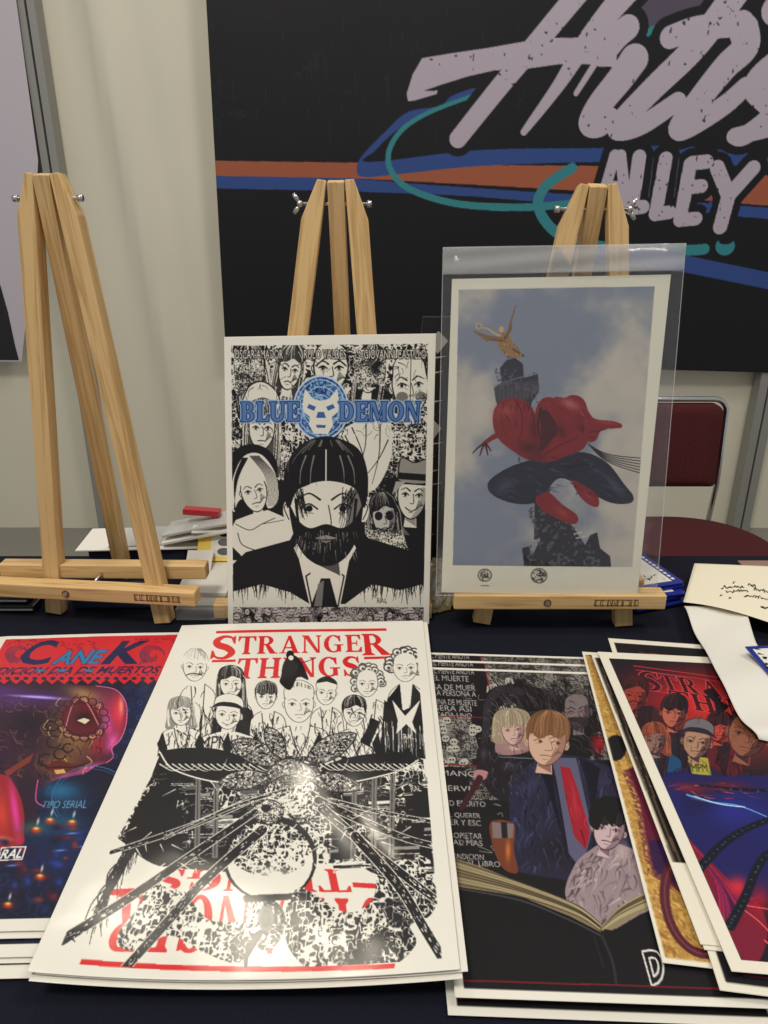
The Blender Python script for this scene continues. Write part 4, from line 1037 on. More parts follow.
# ---- red and violet print at the left edge
ZC = T + .0092
CK = Sheet(at_z(-3, 637, ZC), at_z(232, 631, ZC), at_z(214, 927, ZC), at_z(-152, 936, ZC), lambda a, b: .004 * np.exp(-(a / .06) ** 2) * (1 - b) - .004 * np.exp(-(a / .05) ** 2 - (b / .08) ** 2) + .001 * np.sin(4 * a))
def art_ck():
    C = Canvas(CK, 420, 520, ref=(60, 780))
    im = [(6, 639.5), (226, 634), (207, 916), (-140, 922.5)]
    C.setclip(im); C.fill(im, (22, 24, 48))
    C.ink(im, .7, 30, 50, 4, dark=(20, 22, 44), lightc=(30, 40, 84), a=.7)
    C.soft(170, 720, 60, 70, (20, 50, 110), .6); C.soft(70, 850, 60, 40, (24, 48, 110), .5)
    # profile of a painted head
    MG, MG2, GD, DK = (178, 34, 110), (232, 90, 170), (150, 118, 60), (46, 24, 40)
    prof = [(-60, 660), (20, 672), (70, 684), (96, 686), (116, 690), (126, 704), (126, 724), (120, 740), (112, 748), (113, 757), (108, 762), (96, 766), (84, 774), (72, 776), (52, 782), (36, 800), (30, 830), (-60, 830)]
    C.fill(prof, DK, sm=True); C.setclip(prof, True)
    C.soft(20, 700, 60, 14, (84, 40, 110), .9); C.soft(40, 740, 70, 30, (70, 34, 44), .8); C.soft(0, 740, 40, 20, (52, 20, 50), .8)
    C.soft(104, 716, 34, 44, (150, 40, 84), 1, 0); C.soft(76, 730, 26, 34, (140, 108, 58), 1, 14); C.soft(58, 764, 20, 12, (150, 100, 48), .9, -20)
    C.soft(84, 694, 20, 8, (168, 136, 84), .8, 16); C.soft(118, 712, 9, 24, (222, 50, 70), 1); C.soft(121, 706, 3, 12, (250, 150, 120), .9); C.soft(112, 742, 7, 12, MG2, .95, 30); C.soft(108, 724, 5, 16, (214, 70, 150), .9, -6)
    C.soft(92, 768, 22, 5, MG2, .95, -12); C.soft(66, 776, 18, 4, (206, 60, 130), .8, -18); C.soft(98, 746, 8, 12, (170, 30, 60), .8, 20)
    C.soft(30, 725, 26, 24, (28, 16, 30), .85); C.soft(42, 697, 20, 2, (150, 120, 255), .8, 4)
    r = random.Random(31)
    for k in range(60):
        x = r.uniform(-6, 60); y = r.uniform(690, 776); rad = r.uniform(3, 9); C.line(ovalpts(x, y, rad, rad * .8, 0, r.uniform(0, 180), r.uniform(200, 360)), r.choice([(96, 56, 66), (60, 30, 50), (116, 76, 60), (24, 14, 24)]), 1.1, .5, sm=False)
    for k in range(50):
        x = r.uniform(48, 104); y = r.uniform(690, 770); C.line([(x, y), (x + r.uniform(-5, 5), y + r.uniform(3, 8)), (x + r.uniform(-8, 4), y + r.uniform(8, 16))], r.choice([(196, 160, 100), (92, 58, 36), (60, 34, 30)]), 1.2, .3)
    C.fill([(60, 716), (72, 701), (90, 704), (101, 722), (92, 735), (72, 735)], (96, 26, 40), sm=True); C.soft(84, 718, 12, 8, (36, 12, 22), .9)
    C.line([(64, 734), (73, 704), (84, 700), (96, 720), (101, 734), (84, 738), (64, 734)], (206, 130, 130), 1.1)
    C.fill([(77, 720.5), (84, 718), (90, 720), (85, 724)], (226, 214, 180))
    for k in range(17):
        t = math.radians(k * 21.2); C.line(ovalpts(82 + 23 * math.cos(t), 719 + 19 * math.sin(t), 4.2, 3.6), (50, 24, 28), 1.4, sm=False)
    for (x, y, q) in ((54, 742, 7), (60, 754, 6), (46, 760, 7), (68, 748, 5), (52, 726, 6)): C.line(ovalpts(x, y, q, q * .85, 0, 20, 300), (26, 18, 24), 1.9, sm=False)
    C.fill([(46, 768), (58, 760), (74, 764), (88, 762), (78, 770), (62, 774)], (96, 34, 30), sm=True); C.line([(46, 768), (60, 767), (74, 767), (88, 763)], (36, 14, 18), 1.6); C.fill([(54, 770), (64, 769), (66, 773), (56, 774)], (216, 170, 90))
    C.setclip(im)
    C.line([(96, 686), (116, 690), (126, 704), (126, 724), (120, 740), (112, 748), (113, 757), (106, 763)], (240, 120, 170), .9)
    C.soft(-4, 690, 30, 8, (90, 40, 130), .7); C.soft(36, 697, 30, 1.4, (190, 170, 255), 1.0, 4)
    C.fill([(4, 772), (34, 753), (30, 762), (8, 776)], (120, 50, 36)); C.soft(58, 790, 16, 9, (24, 100, 140), .8); C.line([(38, 780), (36, 800), (44, 806)], MG2, .9)
    # second rounded form at the left edge
    C.fill([(-60, 775), (0, 774), (14, 784), (23, 806), (24, 832), (16, 846), (-60, 850)], (150, 30, 40), sm=True)
    C.soft(15, 810, 5, 36, (226, 60, 160), .95, -8); C.soft(2, 812, 8, 28, (214, 70, 50), .8, -6); C.soft(4, 838, 12, 3, (230, 130, 60), .7, 10); C.soft(-14, 800, 14, 16, (90, 20, 30), .7)
    # circle of script behind and scattered candles
    C.line(ovalpts(92, 800, 40, 34, 0, 150, 330), (60, 110, 150), .9, sm=False); C.line(ovalpts(92, 800, 37, 31, 0, 150, 330), (40, 80, 130), .8, sm=False)
    C.soft(66, 792, 22, 14, (30, 110, 150), .6); C.soft(62, 822, 24, 14, (24, 100, 130), .6); C.soft(34, 828, 16, 8, (40, 130, 130), .6)
    C.text('TIPO SERIAL', [(44, 801), (88, 800), (86, 808), (41, 808)], (90, 150, 190))
    r = random.Random(5)
    for k in range(110):
        x = r.uniform(-20, 120); y = r.uniform(826, 916)
        if x > 178 - (y - 640) * .48: continue
        c = r.choice([(130, 30, 40), (40, 60, 150), (30, 50, 120), (60, 20, 40), (24, 30, 90), (150, 50, 40), (16, 16, 40)]); C.soft(x, y, r.uniform(3, 8), r.uniform(2, 5), c, .8)
    for (x, y) in ((50, 819), (36, 828), (40, 875), (8, 903), (72, 821)):
        C.soft(x, y + 2, 6, 3.4, (220, 60, 30), .9); C.soft(x, y, 3.6, 1.6, (255, 220, 80), 1); C.soft(x + 2, y - 7, 1.4, 4.5, (220, 225, 235), .9, 15)
    for (x, y) in ((72, 833), (60, 850), (84, 846), (12, 865)): C.soft(x, y, 7, 1.2, (110, 140, 230), .9, -4)
    for k in range(22):
        x = r.uniform(100, 170); y = r.uniform(700, 780); C.line(ovalpts(x, y, 2.2, 2), (40, 80, 140), .7, sm=False)
    C.text('RAL', [(3, 849.5), (24, 848), (21, 857.5), (0, 858.5)], (235, 232, 228), outline=(235, 232, 228), ow=.5, shear=.2)
    C.line([(2, 847.5), (26, 846.5), (22, 859), (-2, 860), (2, 847.5)], (235, 232, 228), 1, sm=False)
    # red cut-paper heading
    hd = [(4, 639), (228, 633), (222, 684)] + [(x, 685 if k % 2 else 680) for k, x in enumerate(range(214, -24, -6))] + [(-16, 684)]
    C.fill(hd, (206, 36, 48)); C.line(hd[2:], (60, 14, 22), 1.2, sm=False)
    NB = (30, 32, 74)
    for x in range(-10, 222, 9): C.oval(x, 678.5, 2.6, 1.6, NB); C.oval(x + 4, 674.8, 1.1, .8, NB)
    for s_, xx in ((1, 18), (-1, 152)):
        for k in range(5): C.line(ovalpts(xx, 655, 4 + k * 2, 3 + k * 1.5, 0, 30 * k, 30 * k + 240), NB, 1.2, sm=False)
    r = random.Random(3)
    for (xa, xb, ya, yb) in ((8, 40, 640, 645), (120, 200, 638, 643), (62, 100, 642, 650)):
        for k in range(26): x = r.uniform(xa, xb); y = r.uniform(ya, yb); C.line([(x, y), (x + r.uniform(-5, 5), y + r.uniform(-2, 2))], (92, 18, 40), .9, sm=False)
    C.text('C', [(33, 640.5), (60, 640), (52, 665), (15, 665)], NB, bold=.03, shear=.15)
    C.text('ANE', [(58, 651), (108, 650), (102, 664), (51, 664.5)], (40, 120, 170), outline=NB, ow=1.6, bold=.03, shear=.25)
    C.text('K', [(118, 641), (150, 640.5), (140, 664), (100, 664.5)], NB, bold=.04, shear=.15)
    C.text('JR', [(140, 660), (148, 660), (146, 665), (138, 665)], NB)
    C.text('EDICION DIA DE MUERTOS', [(-6, 667.5), (162, 666), (158, 673.5), (-12, 674.5)], NB, bold=.03, shear=.2)
    for x in (40, 62, 88): C.soft(x, 670.5, 7, 2, (60, 150, 190), .8)
    C.setclip(); return C.out()
ART['ck'] = art_ck()

# ---- dark print with figures above an open book
ZD = T + .010
DN = Sheet(at_z(422, 667, ZD), at_z(612, 673, ZD), at_z(790, 1009, ZD), at_z(455, 997, ZD))
def art_dn():
    C = Canvas(DN, 430, 560, ref=(540, 820))
    im = frame(DN, (428.5, 669.5), (464, 988))
    K = (24, 21, 24); GY = (138, 134, 126)
    C.setclip(im); C.fill(im, K)
    # skull-strewn ground and script, upper left
    C.ink([(430, 714), (470, 716), (484, 768), (436, 766)], .5, 44, 12, 8, dark=K, lightc=GY); C.ink([(486, 668), (600, 672), (618, 760), (500, 760)], .55, 44, 12, 9, dark=K, lightc=GY)
    C.ink([(470, 760), (540, 740), (540, 800), (470, 800)], .7, 44, 12, 10, dark=K, lightc=GY)
    r = random.Random(8)
    for k in range(40):
        x, y = (r.uniform(434, 478), r.uniform(720, 764)) if k % 2 else (r.uniform(490, 540), r.uniform(676, 720))
        C.oval(x, y, 4, 3.4, (176, 172, 160)); C.oval(x - 1.4, y + .2, 1, .9, K); C.oval(x + 1.4, y + .2, 1, .9, K)
    rows = [(668, 'EL MENTE ANOTA'), (675, 'EL MUERTE'), (684, 'SA DE MUER'), (690, 'LA PERSONA A'), (699, 'UNA DE MUERTE'), (705, 'SERA ASI'), (712, 'CADA UNO'), (770, 'MANO'), (785, 'SERVIR'), (800, 'OD ESCRITO'), (812, 'AL QUERER'), (819, 'VER Y ESC'), (832, 'PROPIETAR'), (839, 'NAL MAS'), (853, 'CONDICION'), (860, 'EL LIBRO')]
    for y, tx in rows:
        if 'LIBRO' in tx: x0 = 468; x1 = 500
        else: x0 = 432 + (y - 668) * .085; x1 = x0 + 36 + (6 if len(tx) > 9 else 0)
        C.text(tx, [(x0, y), (x1, y + 1.5), (x1 + .5, y + 7), (x0 + .5, y + 5.5)], (176, 170, 166))
    for k in range(36): x = r.uniform(434, 500); y = r.uniform(680, 850); C.line([(x, y), (x + r.uniform(-8, 8), y + r.uniform(-4, 6)), (x + r.uniform(-8, 8), y + r.uniform(-4, 6))], (120, 116, 112), .7)
    RL = (120, 24, 34)
    C.line([(432, 716), (492, 718)], RL, 1.6, sm=False); C.line([(438, 764), (478, 766)], RL, 1.6, sm=False); C.line([(485, 668), (496, 718), (510, 780)], RL, 1.8, sm=False); C.line([(590, 672), (606, 730)], RL, 1.8, sm=False)
    # shaggy dark shape at the back
    C.fill([(484, 706), (488, 692), (500, 686), (520, 684), (545, 690), (562, 696), (580, 694), (592, 700), (598, 730), (592, 756), (560, 760), (540, 730), (520, 708), (506, 702), (494, 716), (482, 730)], K, sm=True)
    for k in range(240):
        t = r.random(); x = 500 + t * 96; y = 686 + r.uniform(-2, 16) + t * 8; C.line([(x, y + 8), (x - r.uniform(2, 12), y - r.uniform(2, 12))], r.choice([K, K, (60, 54, 58)]), 1.3, .3, sm=False)
    C.line([(520, 692), (500, 690), (488, 706), (486, 734), (482, 752)], (44, 40, 46), 12, 7)
    head(C, 577, 712, 30, 34, -4, (118, 106, 106), K, K, (60, 54, 58), 'none', lw=1.2, shade=(60, 50, 54), mouth='smile', eye=(190, 60, 60))
    C.fill([(566, 719), (576, 717), (588, 719), (586, 727), (576, 730), (568, 726)], (50, 40, 44), sm=True)
    C.soft(598, 744, 7, 9, (190, 30, 44), .9); 
    for k in range(8): C.line([(590 + k * 2, 736), (596 + k, 746), (600, 754)], (110, 12, 24), .8)
    C.strokes([(484, 706), (500, 684), (560, 692), (596, 696), (600, 758), (540, 740), (500, 716), (482, 750)], 260, [(70, 64, 68), (14, 12, 14), (46, 40, 44), (96, 90, 92)], (6, 16), (10, 70), (.5, 1.3), 5)
    # woman with pale straight hair, dark dress
    C.fill([(484, 752), (492, 740), (512, 738), (540, 742), (545, 765), (528, 800), (500, 800), (482, 780)], (32, 28, 34), sm=True)
    C.fill([(496, 742), (505, 736), (530, 738), (536, 746), (520, 754), (498, 754)], (150, 116, 116), sm=True); C.soft(514, 748, 10, 3, (186, 152, 150), .6)
    C.fill([(492, 738), (494, 716), (504, 709), (520, 709), (530, 716), (530, 736), (518, 742), (498, 744)], (150, 136, 112), sm=True); C.strokes([(490, 742), (494, 714), (520, 708), (532, 720), (532, 742)], 50, [(196, 184, 156), (96, 84, 66), (170, 156, 128)], (8, 18), (75, 110), (.5, 1.2), 8)
    head(C, 513, 730, 26, 30, -6, (196, 164, 156), (70, 44, 44), (150, 136, 112), (206, 196, 168), 'fringe', lw=.7, shade=(140, 104, 104), eye=(150, 50, 50))
    C.fill([(478, 748), (492, 742), (494, 764), (490, 772), (478, 768)], (34, 30, 36), sm=True); C.soft(484, 754, 4, 7, (84, 80, 88), .6); C.fill([(476, 770), (488, 772), (484, 780), (474, 778)], (170, 120, 122), sm=True)
    C.line([(480, 778), (472, 792), (462, 808)], (60, 26, 34), 7, 5); C.line([(500, 757), (540, 759)], (110, 120, 130), .9); C.soft(510, 766, 10, 5, (60, 70, 80), .5)
    # man in navy suit and red tie
    SU = (38, 36, 58)
    C.fill([(509, 800), (512, 782), (530, 764), (548, 756), (576, 756), (602, 764), (625, 778), (640, 830), (640, 880), (520, 872), (512, 840)], SU, sm=True)
    C.soft(530, 786, 14, 9, (60, 66, 98), .5, -30); C.soft(520, 826, 6, 34, (34, 46, 78), .5); C.soft(600, 780, 24, 8, (62, 50, 82), .6, 20); C.soft(560, 850, 30, 20, K, .8)
    C.strokes([(509, 800), (530, 764), (552, 756), (600, 764), (625, 778), (640, 880), (520, 872)], 260, [(66, 70, 106), (18, 16, 26), (28, 26, 44), (54, 48, 76)], (8, 22), (60, 120), (.8, 2.4), 6, .6)
    C.fill([(548, 756), (538, 768), (548, 790), (566, 850), (556, 800), (552, 770)], (20, 18, 32)); C.fill([(582, 758), (600, 768), (596, 796), (600, 850), (594, 830), (588, 790)], (20, 18, 32))
    C.fill([(552, 758), (576, 758), (592, 830), (582, 870), (566, 850)], (88, 88, 112)); C.fill([(560, 766), (570, 768), (578, 790), (590, 832), (586, 850), (574, 836), (566, 800)], (150, 28, 44)); C.soft(574, 800, 3, 24, (196, 54, 66), .6, -10)
    C.line([(550, 758), (556, 784), (568, 856)], (22, 20, 36), 2.4); C.line([(580, 758), (592, 800), (594, 850)], (22, 20, 36), 2.4)
    C.strokes([(484, 752), (512, 748), (542, 752), (540, 800), (484, 790)], 60, [(70, 66, 74), (16, 14, 18), (90, 86, 96)], (5, 12), (50, 130), (.5, 1.3), 9)
    head(C, 547, 742, 44, 47, 6, (200, 164, 142), (80, 50, 44), (120, 82, 54), (186, 146, 102), 'fringe', lw=.9, shade=(140, 100, 90), look=1, mouth='flat')
    # mug and brush at the left, seated person in white at the right
    C.fill([(491, 822), (514, 824), (514, 850), (518, 872), (503, 868), (493, 846)], (110, 56, 36), sm=True); C.fill([(492, 822), (514, 824), (513, 838), (493, 838)], (120, 106, 108)); C.fill([(501, 822), (507, 822), (508, 838), (502, 838)], (32, 28, 32)); C.soft(508, 850, 3, 12, (214, 120, 50), .8)
    C.fill([(566, 898), (574, 866), (590, 850), (606, 842), (625, 846), (650, 860), (660, 900), (640, 925), (596, 925)], (150, 132, 136), sm=True)
    C.strokes([(566, 898), (574, 866), (606, 842), (650, 860), (660, 900), (640, 925), (596, 925)], 170, [(104, 86, 94), (184, 168, 168), (132, 114, 120), (84, 68, 76)], (8, 20), (70, 150), (.8, 2.2), 7, .7)
    C.strokes([(560, 766), (572, 768), (592, 832), (586, 850), (566, 800)], 20, [(190, 50, 62), (90, 14, 28)], (8, 20), (68, 82), (.8, 1.8), 3)
    head(C, 609, 829, 36, 42, 12, (196, 170, 172), (60, 40, 50), K, (90, 84, 96), 'fringe', lw=.9, shade=(120, 96, 104))
    C.fill([(589, 822), (592, 804), (606, 796), (622, 800), (632, 814), (620, 812), (612, 826), (604, 816), (598, 830)], K, sm=True); C.soft(622, 852, 8, 12, (190, 164, 166), .8)
    # open book, pages seen along the top, black covers
    C.fill([(455, 858), (480, 866), (540, 890), (580, 905), (600, 922), (601, 932), (570, 916), (520, 896), (455, 886)], (126, 112, 82))
    C.fill([(600, 928), (616, 908), (640, 894), (660, 884), (664, 902), (640, 912), (612, 930)], (140, 126, 94))
    for k in range(9):
        t = k / 9; C.line([(455, 860 + t * 26), (520, 882 + t * 16), (575, 904 + t * 12), (600, 923 + t * 8)], r.choice([(70, 60, 44), (170, 156, 120), (52, 44, 34)]), .8)
        C.line([(602, 928 + t * 2), (622, 906 + t * 12), (660, 886 + t * 16)], r.choice([(80, 70, 50), (176, 160, 124)]), .8)
    C.fill([(456, 886), (520, 897), (570, 917), (600, 932), (603, 936), (640, 914), (700, 890), (800, 1000), (460, 1000)], (20, 19, 21))
    C.line([(456, 888), (520, 900), (570, 920), (600, 935)], (60, 60, 64), 1.3); C.line([(602, 936), (612, 960), (616, 982)], (44, 44, 48), 2.2); C.line([(594, 936), (604, 968)], (36, 36, 40), 1.2)
    C.text('D', [(643, 952), (660, 949), (664, 978), (652, 984)], (20, 19, 21), outline=(226, 222, 214), ow=2.6, bold=.02)
    C.line([(462, 980), (560, 983), (780, 990)], (120, 24, 34), .9); C.line([(462, 980), (452, 900)], (90, 20, 28), .7)
    C.setclip(); return C.out()
ART['dn'] = art_dn()

# ---- coloured print at the right edge
ZR = T + .0215
def quad_from(tl, tr_dir, bl, z, w_=.28):
    a = at_z(*tl, z); b = at_z(*bl, z); d = (at_z(*tr_dir, z) - a).normalized(); dn = (b - a).normalized()
    x = Vector((-dn.y, dn.x, 0)); x = (x * .6 + d * .4).normalized()
    return a, a + x * w_, b + x * w_, b
RC = Sheet(*quad_from((597.6, 651.6), (722, 663), (731.7, 971), ZR))
def art_rc():
    C = Canvas(RC, 430, 560, ref=(690, 800), bg=(232, 226, 208))
    im = frame(RC, (609.5, 658.5), (741, 959.5))
    C.setclip(im); C.fill(im, (26, 20, 30))
    C.soft(690, 700, 60, 40, (200, 34, 38), .95); C.soft(740, 720, 60, 46, (214, 60, 44), .9); C.soft(640, 690, 24, 24, (120, 26, 34), .7)
    RD = (214, 60, 70)
    C.line([(634, 666), (714, 677), (790, 690)], RD, 1.3); C.line([(636, 670), (715, 681), (790, 694)], RD, 1.0)
    for q, tx in (([(637, 671), (657, 673), (664, 692), (642, 689)], 'S'), ([(657, 674), (800, 694), (808, 715), (664, 689)], 'TRANGER'), ([(668, 690), (790, 708), (796, 728), (674, 706)], 'THINGS')):
        C.text(tx, q, (60, 12, 20), outline=(226, 76, 84), ow=1.9, font='serif'); C.text(tx, q, (64, 14, 22), font='serif')
    C.line([(644, 690), (668, 693)], RD, 1.2)
    SK = (150, 84, 66); sh = (64, 26, 30)
    def bust(cx, cy, wd, col, y1=800): torso(C, cx, cy, wd, y1, col, line=(16, 12, 20), lw=.8, inner=(40, 24, 34), seed=int(cx))
    bust(645, 706, 44, (60, 30, 36), 740); head(C, 635, 696, 27, 30, 8, (150, 56, 48), (40, 16, 20), (50, 20, 24), (110, 50, 44), 'short', lw=.9, shade=sh); C.line([(628, 703), (634, 701), (641, 704)], (40, 16, 20), 2)
    bust(684, 730, 44, (40, 34, 44), 780); head(C, 674, 713, 28, 29, 6, (178, 96, 78), (40, 16, 20), (28, 18, 26), (90, 50, 56), 'fringe', lw=.9, shade=sh)
    bust(724, 742, 40, (90, 26, 36), 780); head(C, 719, 728, 26, 26, 4, (190, 70, 56), (50, 16, 20), (30, 18, 24), (110, 40, 44), 'fringe', lw=.9, shade=sh)
    bust(662, 752, 46, (30, 70, 110), 790); head(C, 655, 740, 24, 27, -4, (140, 104, 90), (40, 20, 24), (130, 60, 44), (180, 100, 70), 'bob', lw=.9, shade=(60, 50, 66))
    bust(698, 766, 60, (34, 30, 60), 800); C.fill([(688, 756), (708, 758), (712, 778), (694, 780)], (168, 160, 62)); C.text('MPM', [(691, 764), (707, 764), (708, 772), (693, 772)], (30, 24, 30))
    head(C, 697, 742, 32, 32, 8, (170, 130, 104), (40, 22, 26), (40, 34, 44), (110, 104, 108), 'cap', lw=1, shade=(80, 50, 56))
    head(C, 748, 735, 46, 44, 14, (142, 88, 66), (40, 18, 20), (30, 18, 22), (60, 34, 34), 'buzz', lw=1, shade=(66, 34, 34)); bust(760, 770, 60, (40, 30, 44), 800)
    C.fill([(704, 690), (712, 688), (722, 702), (730, 706), (724, 712), (716, 712), (714, 700)], (24, 18, 26)); C.line([(706, 692), (720, 708), (716, 716)], (24, 18, 26), 5, 3)
    C.strokes([(612, 700), (780, 715), (800, 790), (664, 782)], 240, [(30, 18, 28), (120, 30, 38), (60, 30, 50), (90, 50, 50), (26, 40, 74)], (5, 14), (40, 140), (.6, 1.6), 3, .45)
    # lower half: deep blue ground, crimson fans, dark branches
    C.fill([(662, 780), (720, 776), (900, 790), (960, 900), (760, 900), (700, 860)], (30, 30, 90), sm=True)
    C.soft(730, 810, 50, 20, (40, 44, 140), .8, 10); C.soft(700, 800, 20, 20, (22, 20, 50), .7); C.soft(690, 788, 22, 6, (120, 30, 40), .9, 10); C.soft(724, 786, 30, 6, (110, 26, 36), .8)
    for k in range(30): x = R.uniform(662, 790); y = R.uniform(780, 800); C.line([(x, y), (x + R.uniform(4, 14), y + R.uniform(-3, 4))], R.choice([(170, 40, 50), (90, 60, 120), (200, 90, 80), (30, 14, 22)]), 1.2, .4)
    C.line([(688, 795), (712, 802), (740, 806), (770, 818)], (90, 150, 214), 3, 1.6); C.line([(694, 796), (720, 804), (745, 807)], (200, 226, 240), 1.2)
    C.fill([(680, 830), (700, 850), (730, 880), (756, 900), (768, 930), (758, 962), (740, 955), (705, 880)], (120, 22, 48), sm=True)
    for k in range(36):
        t = k / 36; C.line([(694, 846), (716 + t * 24, 886 + t * 10), (716 + t * 46, 940 - t * 46)], R.choice([(170, 34, 70), (60, 16, 60), (90, 24, 80)]), 1.6, .5)
    C.soft(738, 886, 14, 12, (214, 44, 60), .9, 30); C.soft(760, 900, 12, 20, (170, 24, 40), .8)
    C.line([(744, 905), (770, 909)], (230, 96, 96), 1.1); C.line([(742, 908), (758, 920), (770, 932)], (230, 96, 96), 1.2); C.line([(765, 940), (772, 946)], (230, 96, 96), 1.4)
    for i, (pts, a, b) in enumerate([([(790, 812), (748, 828), (722, 845), (700, 868)], 6, 8), ([(790, 840), (762, 860), (744, 900), (730, 926)], 6, 8), ([(800, 790), (750, 790), (700, 785)], 5, 3)]):
        C.line(pts, (16, 18, 30), a, b); p = spline(pts, 12)
        for q in p[::2]: C.line([q, q + np.array([R.uniform(-3, 3), R.uniform(-2, 3)])], (60, 90, 120), 1.2, .4, sm=False)
    C.setclip(); return C.out()
ART['rc'] = art_rc()

# ---- gold print beneath it
ZA = T + .0135
RA = Sheet(*quad_from((582, 651.5), (700, 662), (662.7, 962.4), ZA, .25))
def art_ra():
    C = Canvas(RA, 300, 400, ref=(650, 850), bg=(232, 226, 208))
    im = frame(RA, (585.5, 655), (666, 957))
    C.setclip(im); C.fill(im, (178, 134, 66)); C.speck(im, .4, 5, 3, (206, 164, 84), .8); C.speck(im, .16, 2.2, 5, (140, 98, 46), .8); C.speck(im, .1, 1.4, 6, (224, 190, 120), .8)
    C.fill([(588, 655), (700, 665), (720, 760), (634, 742), (606, 668)], (26, 22, 24))
    C.oval(616, 748, 11, 13, (24, 21, 24))
    C.fill([(626, 770), (640, 800), (652, 870), (680, 892), (720, 900), (700, 800), (650, 760)], (96, 26, 50)); C.fill([(648, 840), (656, 876), (700, 892), (700, 840)], (52, 24, 66))
    C.speck([(622, 770), (634, 800), (648, 872), (676, 892), (678, 884), (654, 868), (640, 800), (630, 770)], .6, 2, 8, (120, 60, 60))
    C.line(ovalpts(700, 902, 34, 52, -12, 80, 262), (84, 30, 44), 9, sm=False); C.line(ovalpts(700, 902, 34, 52, -12, 80, 262), (120, 64, 66), 1.5, sm=False)
    C.setclip(); return C.out()
ART['ra'] = art_ra()
# ---- black bordered print peeping out under and above the coloured one
RD_ = Sheet(*quad_from((608, 638), (740, 650), (720, 990), T + .0165, .28))
def art_rd():
    C = Canvas(RD_, 200, 260, ref=(700, 900), bg=(232, 226, 208))
    im = frame(RD_, (614, 643), (727, 982)); C.setclip(im); C.fill(im, (22, 19, 24))
    C.line([(640, 653), (700, 659), (790, 668)], (206, 60, 70), 1.6); C.line([(642, 657), (702, 663), (790, 672)], (206, 60, 70), 1.4)
    C.line([(745, 974), (800, 978)], (150, 30, 40), 1); C.setclip(); return C.out()
ART['rd'] = art_rd()
# ---- black text sheets fanned between
RB = Sheet(*quad_from((591, 654), (700, 664), (700.5, 944), T + .0185, .26))
def art_rb():
    C = Canvas(RB, 200, 300, ref=(680, 850), bg=(232, 226, 208))
    im = frame(RB, (594, 658), (676, 862)); C.setclip(im); C.fill(im, (26, 22, 22))
    for k in range(4):
        o = k * 5.2; C.line([(598 + o, 668), (640 + o, 800), (668 + o, 870)], (150, 120, 84), .9, sm=False)
    C.setclip(); return C.out()
ART['rb'] = art_rb()

